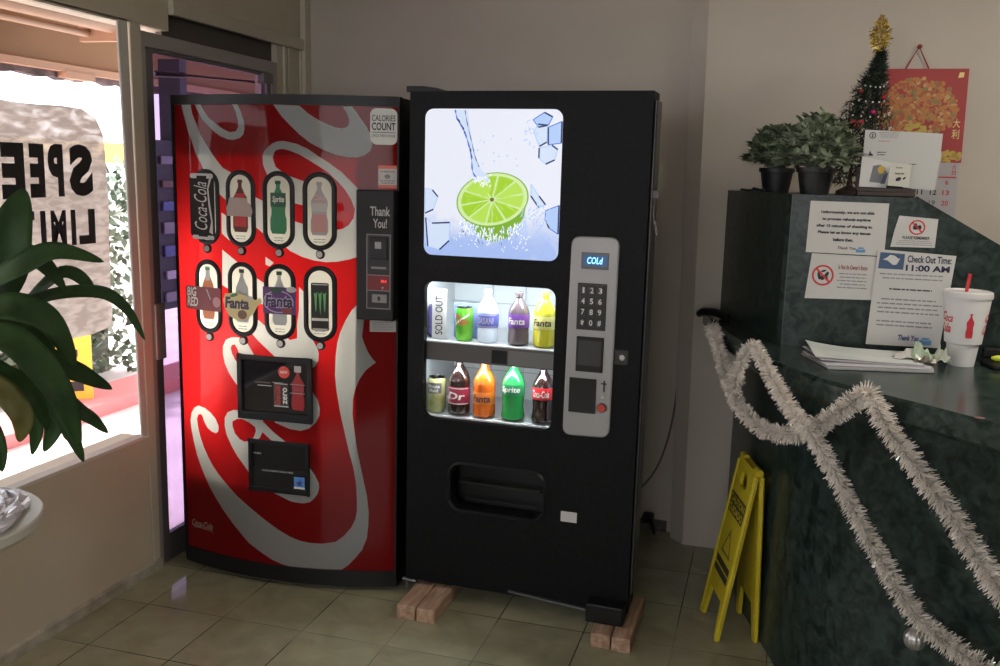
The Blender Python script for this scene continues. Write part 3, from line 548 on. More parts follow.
sheet('swirl_picture', [ellipse(.470, 1.118, .060, .042), ellipse(.470, 1.118, .056, .038)], m1, .0103, PG['lav'], st)
lettering([('Fanta', .416, 1.094, .530, 1.146, .1, .075)], m1, .0106, PG['lav'], st, 'lettering_outline'); lettering([('Fanta', .419, 1.098, .527, 1.142, .1, .03)], m1, .0109, PG['navy'], st)
sheet('leaf_picture', [ellipse(.462, 1.160, .024, .010)], m1, .0106, PG['dgrn'], st); sheet('leaf_picture', [ellipse(.522, 1.165, .020, .011)], m1, .0108, PG['clear'], st); sheet('grape_picture', [ellipse(.505, 1.086, .022, .011)], m1, .0108, PG['mar'], st)
# coin mechanism
x0, z0, x1, z1 = COINR; yf = min(ysurf(x0), ysurf(x1))
cp = MB(); cp.box(x0, ysurf(x0)-.016, z0, x1+.006, .12, z1); cp = cp.build('coin_panel', BLACK, V1, bevel=.004)
YC = ysurf(x0)-.016; mc = lambda s, z, o: (s, YC-o, z)
pl = sheet('coin_plate', [rect(.806, 1.112, .892, 1.376)], mc, .0008, mat('coin_plate_black', (.018, .018, .02), .3), cp)
sheet('plate_border', [rect(.803, 1.109, .895, 1.379), rect(.8065, 1.1125, .8915, 1.3755)], mc, .0012, mat('grey_border', (.20, .20, .20), .4), cp)
sheet('price_strip', [rect(.8065, 1.176, .8915, 1.232)], mc, .0014, mat('red_strip', (.16, .012, .016), .35), cp)
for z in (1.176, 1.232): sheet('strip_border', [rect(.8065, z-.0013, .8915, z+.0013)], mc, .0018, mat('grey_border'), cp)
lettering([('88.8', .859, 1.206, .880, 1.216, 0, .02)], mc, .0022, mat('red_led', (.3, .01, .01), .5, emit=(1, .06, .05), estr=1.2), cp, 'price_display')
b = MB(); b.tube([mc(.866, 1.187, 0), mc(.866, 1.187, .006)], .004, 10); b.build('coin_return', STEEL, cp)
cb = MB(); cb.box(.826, YC-.006, 1.133, .882, YC, 1.163); cb = cb.build('coin_slot_plate', mat('grey_plastic', (.22, .22, .22), .45), cp, bevel=.001); sheet('slot_mark', [ellipse(.853, 1.148, .006, .009)], mc, .0068, INK, cb)
bv = MB(); bv.box(.815, YC-.008, 1.29, .884, YC, 1.368); bv = bv.build('bill_slot', mat('bill_slot_black', (.02, .02, .022), .25), cp, bevel=.002); sheet('bill_highlight', [rect(.838, 1.328, .862, 1.352)], mc, .009, mat('bill_highlight_grey', (.3, .3, .32), .4), bv)  # pale square is a painted highlight on the bill slot
b = MB(); b.box(.822, YC-.004, 1.255, .878, YC, 1.262); b.build('coin_slot', mat('grey_border'), cp)
lettering([('Thank', .817, 1.444, .892, 1.477, 0, .018), ('You!', .828, 1.401, .880, 1.434, 0, .018)], mc, .001, mat('sign_grey', (.42, .42, .42), .6), cp)
# notices stuck to the front
st = sheet('calorie_sticker', [rrect(.806, 1.694, .897, 1.820, .022)], m1, .0015, mat('sticker_white', (.60, .61, .58), .5), V1, XS)
lettering([('CALORIES', .812, 1.776, .891, 1.797, 0, .008), ('COUNT', .812, 1.744, .891, 1.771, 0, .02), ('CHECK THEN CHOOSE', .812, 1.721, .891, 1.730)], m1, .0025, INK, st)
sheet('thin_rule', [rect(.812, 1.736, .891, 1.738)], m1, .0025, INK, st)
st = sheet('warning_sticker', [rect(.834, 1.541, .897, 1.622)], m1, .0015, mat('sticker_pale', (.52, .50, .49), .5), V1, XS)
for z in (1.541, 1.610): sheet('coral_band', [rect(.834, z, .897, z+.012)], m1, .002, mat('coral', (.72, .16, .12), .5), st)
sheet('small_symbol', [ellipse(.865, 1.583, .010, .008)], m1, .0025, GREYINK, st); greek(.84, 1.556, .892, 1.572, 2, GREYINK, m1, .0025, st, 4); greek(.84, 1.595, .892, 1.605, 1, GREYINK, m1, .0025, st, 9)
st = sheet('price_sticker', [rect(.806, 1.019, .898, 1.061)], m1, .0015, mat('sticker_grey', (.36, .35, .35), .5), V1, XS); greek(.815, 1.024, .89, 1.058, 4, GREYINK, m1, .0025, st, 8, .35)
lettering([('Coca-Cola', .040, .178, .150, .206, .35, .015), ], m1, .0015, mat('faded_script', (.42, .24, .23), .5), V1, 'script_mark')
sheet('script_tail', [[(.050, .172), (.09, .176), (.155, .170), (.155, .172), (.09, .179), (.050, .175)]], m1, .0015, mat('faded_script'), V1)
# framed picture window
x0, z0, x1, z1 = DWR; Y2 = -SAG-.005; md = lambda s, z, o: (s, Y2-o, z)
pw = MB(); P = rect(*DWR)
pw.box(x0, Y2, z0, x0+.016, .05, z1); pw.box(x1-.016, Y2, z0, x1, .05, z1); pw.box(x0, Y2, z1-.020, x1, .05, z1); pw.box(x0, Y2, z0, x1, .05, z0+.028)
pw = pw.build('picture_window', BLACK, V1, bevel=.003)
b = MB(); b.box(x0+.012, Y2+.012, z0+.02, x1-.012, Y2+.02, z1-.015); b.build('picture_board', mat('picture_dark', (.018, .017, .02), .06, coat=.6), pw); o = -.0105
cnp = sheet('can_picture', [rrect(.438, .716, .500, .806, .006)], md, o, mat('print_can_black', (.03, .02, .02), .3), pw)
sheet('can_red_side', [rect(.439, .722, .468, .800)], md, o+.001, PG['cola'], cnp); lettering([('zero', .476, .728, .494, .792, 0, .02, 90)], md, o+.0015, PG['wht'], cnp); lettering([('Coca-Cola', .445, .725, .465, .797, .3, .01, 90)], md, o+.0015, PG['red'], cnp)
sheet('can_rim', [rect(.440, .716, .498, .721), rect(.442, .803, .496, .807)], md, o+.001, PG['silver'], cnp)
sheet('round_badge', [ellipse(.481, .850, .023, .023)], md, o, mat('badge_red', (.70, .06, .05), .4), pw); lettering([('NEW', .466, .845, .496, .856, 0, .03)], md, o+.001, PG['wht'], pw)
bp = sheet('bottle_picture', [bottle2d(.537, .708, .868, .052)], md, o, mat('print_bottle_red', (.33, .02, .025), .3), pw)
sheet('cap_picture', [rrect(.523, .854, .551, .878, .003)], md, o+.001, PG['silver'], bp); sheet('label_picture', [rect(.514, .778, .562, .803)], md, o+.001, PG['mar'], bp); lettering([('Coca-Cola', .516, .783, .560, .799, .3, .02)], md, o+.0015, PG['red'], bp)
sheet('print_line', [rect(.505, .772, .566, .7745), rect(.505, .806, .566, .808), rect(.432, .808, .478, .810)], md, o+.0008, PG['grey'], pw)
lettering([('ICE COLD DRINKS', .362, .803, .425, .808)], md, o+.001, PG['grey'], pw); sheet('print_line', [rect(.372, .792, .430, .796)], md, o+.001, PG['silver'], pw)
# delivery door
x0, z0, x1, z1 = BXR; Y3 = -SAG-.005; me_ = lambda s, z, o: (s, Y3-o, z)
dd = MB(); dd.box(x0, Y3, z0, x1, .04, z0+.02); dd.box(x0, Y3, z1-.018, x1, .04, z1); dd.box(x0, Y3, z0, x0+.014, .04, z1); dd.box(x1-.014, Y3, z0, x1, .04, z1); dd = dd.build('delivery_door', BLACK, V1, bevel=.003)
b = MB(); b.box(x0+.01, Y3+.010, .468, x1-.01, Y3+.022, z1-.012); b.build('upper_flap', mat('flap_black', (.010, .010, .011), .25), dd)
b = MB(); b.prism([(Y3+.002, z0+.015), (Y3+.03, z0+.015), (Y3+.03, .472), (Y3+.008, .472)], x0+.012, x1-.012, 'x'); b.build('lower_flap', mat('flap_black'), dd)
lettering([('PUSH', .352, .523, .382, .530, 0, .02)], me_, -.0085, mat('sign_grey'), dd); lettering([('PLEASE REMOVE DRINK HERE', .388, .459, .516, .466, 0, .015)], me_, -.005, mat('sign_grey'), dd)
es = sheet('energy_sticker', [rect(.522, .404, .566, .451)], me_, .0005, mat('energy_blue', (.09, .26, .62), .5), dd)
sheet('sticker_star', [[(.530, .428), (.541, .432), (.552, .446), (.549, .431), (.560, .434), (.551, .424), (.558, .411), (.545, .419), (.531, .412), (.539, .422)]], me_, .001, mat('energy_navy', (.02, .04, .25), .5), es); sheet('sticker_base', [rect(.522, .404, .566, .412)], me_, .001, PG['wht'], es)
# ------------------------------------------------------------------ black drinks machine
B0, BANG = Vector((-1.22, 3.198, 0)), radians(-1.364)
m2 = lambda u, z, o: (u, -o, z)
K2 = .9756
def near(o): o.scale = (K2,)*3; o.location = Vector((0, 0, 1.6))+K2*(Vector(o.location)-Vector((0, 0, 1.6))); return o
V2 = near(thing('vending_machine', 'black drinks vending machine with a lime picture, beside the reception counter', 'vending machine', B0, BANG))
TEX = noisy(mat('textured_black', (.014, .014, .016), .5, spec=.13), (.004, .0045, .005), (.0075, .008, .009), 60, 3, bump=.15, bscale=240)
U0, U1, ZB, ZT = -.062, .812, .034, 1.888
WIN = (.002, .688, .502, 1.207); SLOT = (.118, .345, .480, .520)
wl = rrect(*WIN, .035); sl = rrect(*SLOT, .045)
v, f = cdt([rect(U0, ZB, U1, ZT), wl, sl]); b = MB(); b.v = [(p[0], 0, p[1]) for p in v]
for t in f:
    c = (sum(v[i][0] for i in t)/len(t), sum(v[i][1] for i in t)/len(t))
    if not inside(c, wl) and not inside(c, sl): b.f.append(list(t)); b.m.append(0)
def wall_strip(b, L, y0, y1):
    n = len(L); b.add([(p[0], y0, p[1]) for p in L]+[(p[0], y1, p[1]) for p in L], [(i, (i+1) % n, n+(i+1) % n, n+i) for i in range(n)])
for L in (rect(U0, ZB, U1, ZT),): wall_strip(b, L, 0, .13)
wall_strip(b, wl, 0, .03); wall_strip(b, sl, 0, .06)
b.build('door', TEX, V2)
b = MB(); b.box(U0+.03, .13, .09, U1-.10, .83, 1.872); bx = b
v2 = MB(); v2.box(U0+.02, .44, .09, U1-.10, .83, 1.872); v2.box(.56, .13, .09, U1-.10, .45, 1.872); v2.box(U0+.02, .13, .09, .56, .45, .62); v2.box(U0+.02, .13, 1.26, .56, .45, 1.872)
v2.build('cabinet', TEX, V2)
b = MB(); b.box(U1+.001, .02, .10, U1+.012, .12, 1.86); b.build('door_edge', mat('door_edge_black', (.03, .03, .032), .35), V2, bevel=.004)
b = MB(); b.prism([(-.075, 1.884), (-.075, 1.905), (-.01, 1.904), (.04, 1.898), (.075, 1.888), (.075, 1.884)], -.005, .12, 'y'); b.build('hinge_cap', BLACK, V2, bevel=.003)
for x0, y0, x1, y1, z1 in ((.672, -.072, .808, .12, .085), (.55, .6, .67, .8, .09), (.0, .03, .12, .12, .09), (.0, .6, .12, .8, .09)): b = MB(); b.box(x0, y0, .0140, x1, y1, z1); b.build('leg', BLACK, V2, bevel=.006)
b = MB(); b.box(-.055, .06, .020, .70, .075, .10); b.build('kick_plate', BLACK, V2)
b = MB(); b.prism([(.36, .048), (.655, .026), (.66, .034), (.36, .054)], -.012, .0, 'y'); b.build('bent_trim', mat('dull_strip', (.16, .16, .17), .35, .6), V2)
b = MB(); b.tube([(-.068, -.012, .036), (-.04, -.016, .034), (-.015, -.012, .033)], .006, 8); b.tube([(-.055, .0, .028), (-.055, -.004, -.005)], .006, 8); b.build('leveller', mat('dull_strip'), V2, smooth=True)
# product compartment
INS = mat('compartment_white', (.58, .62, .64), .45)
b = MB(); b.box(-.045, .43, .62, .555, .44, 1.255); b.box(-.045, .03, .62, -.038, .43, 1.255); b.box(.548, .03, .62, .555, .43, 1.255); b.box(-.045, .03, 1.247, .555, .43, 1.255); b.box(-.045, .03, .62, .555, .43, .688)
for z in (.95,): b.box(-.045, .30, z, .555, .302, z+.004)
b.build('compartment', INS, V2)
b = MB()
for u in (.13, .27, .40): b.box(u-.001, .425, .69, u+.001, .4295, 1.24)
for z in (.80, 1.08): b.box(-.04, .425, z, .55, .4295, z+.003)
b.build('panel_seams', mat('seam_grey', (.33, .36, .38), .5), V2)
sh = MB(); sh.box(-.038, .035, .972, .548, .43, .978); sh = sh.build('shelf', mat('shelf_grey', (.42, .44, .46), .35), V2)
b = MB(); b.box(-.038, .028, .908, .548, .036, .974); b.build('price_strip', mat('price_strip_grey', (.14, .13, .135), .12), sh)
sheet('strip_inset', [rect(.26, .914, .32, .964)], m2, -.0275, BLACK, sh); sheet('price_cover', [rect(.325, .912, .50, .966)], m2, -.0272, mat('price_cover', (.22, .215, .22), .2), sh)
b = MB(); b.box(-.038, .026, .976, .548, .034, .981); b.box(.0, .03, .686, .5, .036, .694); b.build('shelf_lip', mat('lip_white', (.7, .72, .72), .3), sh)
area('compartment_light', (.25, .045, 1.235), (.25, .22, .7), .5, .03, 4.2, (.92, .97, 1), parent=V2)
area('compartment_light', (.25, .048, .900), (.25, .20, .3), .5, .02, 2.0, (.92, .97, 1), parent=V2)
b = MB(); b.prism(rrect(WIN[0]-.004, WIN[1]-.004, WIN[2]+.004, WIN[3]+.004, .037), .016, .020, 'y'); b.build('window_glass', glassy('machine_glass', (.97, .98, .98), .06), V2)
# delivery slot
b = MB()
o1, o2 = rrect(SLOT[0]-.012, SLOT[1]-.012, SLOT[2]+.012, SLOT[3]+.012, .055), sl; n = len(o1)
b.v = [(p[0], 0, p[1]) for p in o1]+[(p[0], -.012, p[1]) for p in rrect(SLOT[0]-.006, SLOT[1]-.006, SLOT[2]+.006, SLOT[3]+.006, .05)]+[(p[0], .004, p[1]) for p in o2]
for q in range(2):
    for k in range(n): b.f.append([q*n+k, q*n+(k+1) % n, (q+1)*n+(k+1) % n, (q+1)*n+k]); b.m.append(0)
ds = b.build('delivery_slot', mat('slot_rim', (.02, .02, .021), .4), V2, smooth=True)
b = MB(); b.box(.10, .058, .33, .50, .125, .54); b.v = [(x, y if y > .1 else .06, z) for x, y, z in b.v]; b.f.pop(2); b.m.pop(); b.build('slot_bin', mat('bin_black', (.004, .004, .004), .5), ds)
b = MB(); b.prism([(.03, .44), (.10, .415), (.10, .42), (.03, .446)], .14, .46, 'x'); b.box(.16, .05, .37, .44, .056, .375); b.build('slot_flap', mat('flap_grey', (.006, .006, .007), .4), ds)
# lime picture, lit from behind
def sign_mat(nm, c, s=1.0): return mat(nm, tuple(.15*x for x in c), .15, emit=c, estr=.92*s)
def lime_bg():
    m = mat('lit_picture', (.1, .1, .1), .15); n, l, bb = nodes(m)
    tc = n.new('ShaderNodeTexCoord'); sp = n.new('ShaderNodeSeparateXYZ'); l.new(tc.outputs['Object'], sp.inputs[0])
    no = n.new('ShaderNodeTexNoise'); no.inputs['Scale'].default_value = 7; no.inputs['Detail'].default_value = 5; no.inputs['Distortion'].default_value = 1.5; l.new(tc.outputs['Object'], no.inputs['Vector'])
    mr = n.new('ShaderNodeMapRange'); mr.inputs['From Min'].default_value = 1.31; mr.inputs['From Max'].default_value = 1.55; l.new(sp.outputs['Z'], mr.inputs[0])
    ad = n.new('ShaderNodeMath'); ad.operation = 'MULTIPLY_ADD'; ad.inputs[1].default_value = .9; l.new(no.outputs['Fac'], ad.inputs[0]); 
    sb = n.new('ShaderNodeMath'); sb.operation = 'SUBTRACT'; sb.inputs[1].default_value = .45; l.new(mr.outputs[0], sb.inputs[0]); l.new(sb.outputs[0], ad.inputs[2])
    r = n.new('ShaderNodeValToRGB'); e = r.color_ramp.elements; e[0].position = .12; e[0].color = (.36, .50, .88, 1); e[1].position = .62; e[1].color = (.80, .83, .93, 1)
    l.new(ad.outputs[0], r.inputs[0]); l.new(r.outputs[0], bb.inputs['Emission Color']); bb.inputs['Emission Strength'].default_value = .9; return m
LP = (-.001, 1.305, .506, 1.826)
lp = sheet('lit_picture', [rrect(*LP, .032)], m2, .003, lime_bg(), V2)
S = dict(rind=sign_mat('lit_rind', (.20, .42, .03)), pale=sign_mat('lit_pith', (.62, .80, .38)), flesh=sign_mat('lit_flesh', (.36, .62, .03)), flesh2=sign_mat('lit_flesh_light', (.46, .72, .09)), blue=sign_mat('lit_blue', (.06, .16, .62)), navy=sign_mat('lit_navy', (.02, .04, .16)), sky=sign_mat('lit_sky', (.42, .58, .90)), ice=sign_mat('lit_ice', (.62, .72, .90)), wht=sign_mat('lit_white', (.93, .95, 1)), seed=sign_mat('lit_seed', (.16, .14, .03)))
def L(nm, loop, m, o): return sheet(nm, [loop], m2, .003+o*.0004, S[m], lp)
rnd = random.Random(4)
cx, cz, rx, rz, rot = .258, 1.512, .136, .094, .20
def el(fx, a): return (cx+rx*fx*cos(a)*cos(rot)-rz*fx*sin(a)*sin(rot), cz+rx*fx*cos(a)*sin(rot)+rz*fx*sin(a)*cos(rot))
body = [el(1, radians(a)) for a in range(0, -200, -10)]
lower = [el(1, radians(-175)), (.150, 1.45), (.178, 1.405), (.215, 1.375), (.262, 1.362), (.305, 1.372), (.345, 1.405), (.378, 1.455), el(1, radians(5))]
L('lime_body', lower+[el(.5, radians(60)), el(.5, radians(130))], 'rind', 1)
def strokes(nm, k, spots, m, o, w=.0022):
    b = MB()
    for x, z, a, ln in spots:
        dx, dz = cos(a)*ln, sin(a)*ln; nx, nz = -sin(a)*w, cos(a)*w
        b.add([m2(x-dx, z-dz, o), m2(x+nx, z+nz, o), m2(x+dx, z+dz, o), m2(x-nx, z-nz, o)], [(0, 1, 2, 3)])
    return b.build(nm, S[m], lp)
q = [(.258+.115*sin(t)*rnd.uniform(.7, 1.05), 1.43-.055*cos(t)*rnd.uniform(.3, 1.15), rnd.uniform(1, 2.1), rnd.uniform(.004, .012)) for t in [rnd.uniform(-1.5, 1.5) for _ in range(150)]]
strokes('water_drops', 0, q, 'wht', .0038); strokes('water_drops', 0, [(x+.003, z-.004, a, l) for x, z, a, l in q[::2]], 'sky', .0039)
strokes('water_drops', 0, [(x, z-.02, a, l*.7) for x, z, a, l in q[1::4]], 'navy', .0036, .001)
L('lime_rim', [el(1, 2*pi*i/48) for i in range(48)], 'rind', 3); L('lime_pith', [el(.965, 2*pi*i/48) for i in range(48)], 'pale', 4)
for k in range(10):
    a0, a1 = 2*pi*(k+.06)/10, 2*pi*(k+.94)/10
    L('lime_segment', [el(.07, (a0+a1)/2)]+[el(.86, a0+(a1-a0)*i/6) for i in range(7)], 'flesh' if k % 3 else 'flesh2', 5)
strokes('flesh_lines', 0, [(*el(rnd.uniform(.3, .75), t), t+rot, rnd.uniform(.01, .03)) for t in [rnd.uniform(0, 6.28) for _ in range(60)]], 'flesh2', .0055, .0016)
L('lime_core', ellipse(cx, cz, .008, .007), 'seed', 7); L('cut_line', [(cx-.001, cz), (cx+.003, cz), (cx+.004, 1.425), (cx, 1.425)], 'pale', 6)
# poured water
L('water_stream', [(.108, 1.822), (.160, 1.822), (.170, 1.77), (.183, 1.70), (.200, 1.65), (.216, 1.615), (.238, 1.598), (.252, 1.575), (.225, 1.545), (.196, 1.560), (.186, 1.59), (.180, 1.64), (.165, 1.70), (.140, 1.76)], 'ice', 8)
for pts, w, c in (([(.114, 1.822), (.122, 1.79), (.146, 1.755), (.164, 1.71), (.178, 1.66), (.183, 1.61), (.20, 1.585)], .0035, 'blue'), ([(.150, 1.822), (.160, 1.775), (.178, 1.71), (.192, 1.66), (.207, 1.625)], .0018, 'navy'), ([(.124, 1.79), (.145, 1.757), (.152, 1.74)], .004, 'navy'), ([(.172, 1.69), (.180, 1.655)], .0035, 'navy')):
    P = catmull([(x, 0, z) for x, z in pts], 4); lo = []; hi = []
    for i, p in enumerate(P):
        t = (P[min(i+1, len(P)-1)]-P[max(i-1, 0)]).normalized(); k = w*(.6+.4*sin(i*2.1)); lo.append((p.x-t.z*k, p.z+t.x*k)); hi.append((p.x+t.z*k, p.z-t.x*k))
    L('stream_edge', lo+hi[::-1], c, 9)
L('splash_dome', ellipse(.222, 1.553, .032, .026), 'flesh2', 8.5); strokes('splash', 0, [(.222+rnd.uniform(-.03, .03), 1.575+rnd.uniform(-.02, .025), rnd.uniform(0, 3), .008) for _ in range(26)], 'wht', .0068)
# ice cubes
def clipL(P): return [(min(max(x, LP[0]+.003), LP[2]-.003), min(max(z, LP[1]+.004), LP[3]-.004)) for x, z in P]
ICE = [([(.400, 1.79), (.440, 1.815), (.470, 1.80), (.455, 1.772), (.42, 1.765)], 'sky'), ([(.405, 1.748), (.418, 1.775), (.452, 1.772), (.452, 1.715), (.425, 1.70)], 'ice'), ([(.455, 1.765), (.505, 1.785), (.507, 1.712), (.457, 1.706)], 'sky'), ([(.425, 1.695), (.470, 1.705), (.492, 1.690), (.482, 1.655), (.450, 1.640), (.425, 1.66)], 'ice'),
       ([(0, 1.545), (.03, 1.540), (.052, 1.515), (.035, 1.470), (0, 1.455)], 'ice'), ([(.005, 1.44), (.03, 1.42), (.10, 1.425), (.098, 1.36), (.06, 1.325), (.015, 1.335)], 'ice'), ([(.455, 1.48), (.505, 1.50), (.505, 1.40), (.470, 1.42), (.455, 1.45)], 'sky'), ([(.40, 1.57), (.43, 1.53), (.455, 1.50), (.43, 1.49), (.40, 1.53)], 'ice')]
for P, c in ICE:
    P = clipL(P); L('ice_cube', P, c, 2)
    b = MB()
    for i in range(len(P)):
        p, q2 = P[i], P[(i+1) % len(P)]; d = Vector((q2[0]-p[0], q2[1]-p[1])); d.normalize(); w = .0028 if i % 2 else .0016
        b.cur = i % 2; nx, nz = -d.y*w, d.x*w; b.add([m2(p[0]+nx, p[1]+nz, .0042), m2(q2[0]+nx, q2[1]+nz, .0042), m2(q2[0]-nx, q2[1]-nz, .0042), m2(p[0]-nx, p[1]-nz, .0042)], [(0, 1, 2, 3)])
    b.build('ice_edge', [S['blue'] if c == 'sky' else S['sky'], S['navy']], lp)
strokes('scattered_drops', 0, [(rnd.uniform(.20, .36), rnd.uniform(1.63, 1.76), rnd.uniform(0, 3), rnd.uniform(.002, .005)) for _ in range(12)], 'sky', .004, .003)
strokes('scattered_drops', 0, [(rnd.uniform(.37, .43), rnd.uniform(1.68, 1.80), rnd.uniform(0, 3), rnd.uniform(.004, .010)) for _ in range(24)], 'sky', .004, .002)
strokes('scattered_drops', 0, [(rnd.uniform(.36, .49), rnd.uniform(1.36, 1.50), rnd.uniform(0, 3), rnd.uniform(.004, .014)) for _ in range(70)], 'sky', .0043, .002)
strokes('scattered_drops', 0, [(rnd.uniform(.10, .40), rnd.uniform(1.33, 1.40), rnd.uniform(0, 3), rnd.uniform(.003, .010)) for _ in range(60)], 'wht', .0043, .002)
# control panel
cpn = MB(); cpn.prism(rounded([(.546, .683), (.717, .688), (.7225, 1.398), (.5535, 1.397)], .034), -.010, .001, 'y'); cpn = cpn.build('control_panel', mat('silver_grey_panel', (.33, .33, .335), .38, .25), V2, bevel=.006)
YP = -.0105; mk = lambda u, z, o: (u, YP-o, z)
ds_ = MB(); ds_.box(.592, YP-.004, 1.286, .688, YP, 1.343); ds_ = ds_.build('display', mat('display_grey', (.12, .13, .15), .2), cpn, bevel=.002)
sheet('display_screen', [rect(.600, 1.297, .682, 1.334)], mk, .0045, mat('lcd_blue', (.02, .05, .12), .3, emit=(.02, .10, .28), estr=.5), ds_)
lettering([('COLd', .613, 1.304, .668, 1.328, .15, .02)], mk, .005, mat('lcd_text', (.3, .5, .6), .4, emit=(.25, .72, 1), estr=1.6), ds_)
kp = MB(); kp.box(.583, YP-.004, 1.072, .686, YP, 1.236); kp = kp.build('keypad', mat('keypad_black', (.012, .012, .013), .3), cpn, bevel=.002)
for i, c in enumerate('123456789*0#'):
    u, z = .605+(i % 3)*.030, 1.212-(i//3)*.038
    k = MB(); k.box(u-.011, YP-.006, z-.014, u+.011, YP-.003, z+.014); k = k.build('key', mat('key_black', (.02, .02, .022), .3), kp, bevel=.0015)
    w = .006 if c not in '1' else .0035
    lettering([(c, u-w, z-.010, u+w, z+.010, 0, .02)], mk, .0066, mat('key_white', (.62, .62, .62), .5), k)
bl = MB(); bl.box(.586, YP-.005, .922, .684, YP, 1.048); bl = bl.build('bill_slot', mat('bill_black', (.02, .02, .022), .18), cpn, bevel=.004)
sheet('bill_sheen', [rect(.594, .945, .676, 1.035)], mk, .0055, mat('bill_face', (.045, .045, .05), .25), bl)
co = MB(); co.box(.566, YP-.003, .772, .664, YP, .898); co = co.build('coin_cup', mat('bill_black'), cpn, bevel=.003)
b = MB(); b.box(.689, YP-.004, .855, .694, YP, .895); b.box(.680, YP-.003, .882, .700, YP, .886); b.build('coin_slot', INK, cpn)
b = MB(); b.tube([mk(.690, .838, 0), mk(.690, .838, .008)], .0075, 12); b.build('return_knob', STEEL, cpn)
rb = MB(); rb.tube([mk(.687, .798, 0), mk(.687, .798, .006)], .0175, 18); rb = rb.build('return_button', mat('dark_ring', (.05, .03, .03), .4), cpn)
b = MB(); b.tube([mk(.687, .798, .006), mk(.687, .798, .012)], .0135, 18); b.build('red_cap', mat('button_red', (.50, .05, .03), .3), rb)
lk = MB(); lk.box(.723, -.006, .955, .772, .001, 1.010); lk = lk.build('lock_plate', mat('lock_black', (.02, .02, .02), .3), V2, bevel=.003)
b = MB(); b.tube([(.750, -.006, .983), (.750, -.012, .983)], .010, 14); b.build('lock_barrel', STEEL, lk)
st = sheet('white_sticker', [rect(.551, .354, .611, .393)], m2, .001, WHITE, V2); greek(.555, .360, .607, .390, 3, mat('faint_ink', (.5, .5, .5), .6), m2, .0015, st, 3, .25)
# ------------------------------------------------------------------ goods behind the glass
ca, sa = cos(BANG), sin(BANG)
def at2(u, d, z): return (B0.x+u*ca-d*sa, B0.y+u*sa+d*ca, z)
def goods(kind, label, group, u, d, z, cat): return near(thing(kind, label, cat, at2(u, d, z), BANG, group))
def cyl_map(r): return lambda x, z, o: ((r+o)*sin(x/r), -(r+o)*cos(x/r), z)
def bottle(label, u, d, z, h, r, liquid, lab, lab2, text, tcol, cap, z0=.36, z1=.60, clear=False, wav=False, group='bottles behind the glass'):
    t = goods('drink_bottle', label, group, u, d, z, 'bottle')
    pr = [(.62, 0), (.80, .012), (.97, .04), (1, .09), (.93 if wav else 1, .18), (.89 if wav else .97, .27), (.95, .35), (.97, .52), (.99, .58), (.95, .64), (.82, .71), (.62, .78), (.42, .84), (.31, .88), (.29, .90), (.36, .91), (.29, .925), (.29, .945)]
    bd = MB(); bd.lathe([(r*a, h*c) for a, c in pr], 32); bd.build('bottle_body', liquid, t, smooth=True)
    b = MB(); b.lathe([(r*.36, h*.935), (r*.36, h*.99), (r*.32, h)], 20); b.build('cap', cap, t, smooth=True)
    lb = MB(); lb.lathe([(r*.985, h*z0), (r*.995, h*(z0+.01)), (r*.995, h*(z1-.01)), (r*.985, h*z1)], 32, cap=False); lb = lb.build('label_band', lab, t, smooth=True)
    cm = cyl_map(r)
    if lab2: 
        for a, c in ((z0+.015, z0+.03), (z1-.03, z1-.015)): sheet('label_line', [rect(-r*1.2, h*a, r*1.2, h*c)], cm, .0006, lab2, lb, [r*.15*i for i in range(-8, 9)])
    zc = h*(z0+z1)/2
    lettering([(text, -r*.86, zc-h*.062, r*.86, zc+h*.062, .12, .022)], cm, .0010, tcol, lb)
    return t, lb, cm
def can(label, u, d, z, r, h, m, text, tcol, seedc):
    t = goods('drink_can', label, 'cans behind the glass', u, d, z, 'can')
    b = MB(); b.lathe([(r*.80, 0), (r*.84, .004), (r, .014), (r, h-.014), (r*.88, h-.003)], 32); cb_ = b.build('can_body', m, t, smooth=True)
    b = MB(); b.lathe([(r*.88, h-.003), (r*.90, h), (r*.84, h), (r*.82, h-.004)], 32); b.build('can_lid', STEEL, t, smooth=True)
    b = MB(); b.box(-.009, -.012, h-.001, .009, .010, h+.001); b.build('pull_tab', STEEL, t)
    cm = cyl_map(r)
    if text: lettering(text, cm, .0009, tcol, cb_)
    return t, cb_, cm
def liq(nm, c, a=1, r=.12): return mat(nm, c, r, coat=.5)
Z1, Z2, D = .9785, .692, .095
CLEARP = bpy.data.materials.new('clear_bottle'); CLEARP.use_nodes = True
_n, _l = CLEARP.node_tree.nodes, CLEARP.node_tree.links; _p = _n['Principled BSDF']; _p.inputs['Base Color'].default_value = (.72, .78, .86, 1); _p.inputs['Roughness'].default_value = .08
_t = _n.new('ShaderNodeBsdfTransparent'); _x = _n.new('ShaderNodeMixShader'); _x.inputs[0].default_value = .45; _l.new(_t.outputs[0], _x.inputs[1]); _l.new(_p.outputs[0], _x.inputs[2]); _l.new(_x.outputs[0], _n['Material Output'].inputs[0])
wcap = mat('white_cap', (.72, .72, .72), .4)
can('dark purple can half hidden behind the sold out card on the upper shelf', -.004, D+.04, Z1, .030, .122, mat('can_purple', (.12, .08, .28), .3), None, None, 0)
sc_ = goods('sold_out_card', 'white card reading SOLD OUT upright on the upper shelf', None, .031, D-.015, Z1, 'card')
cd = MB(); cd.box(-.029, 0, 0, .029, .002, .192); cd.box(-.029, 0, 0, .029, .03, .002); cd = cd.build('card', WHITE, sc_)
lettering([('SOLD OUT', -.016, .018, .014, .165, 0, .01, 90)], lambda x, z, o: (x, -o, z), .0006, INK, cd)
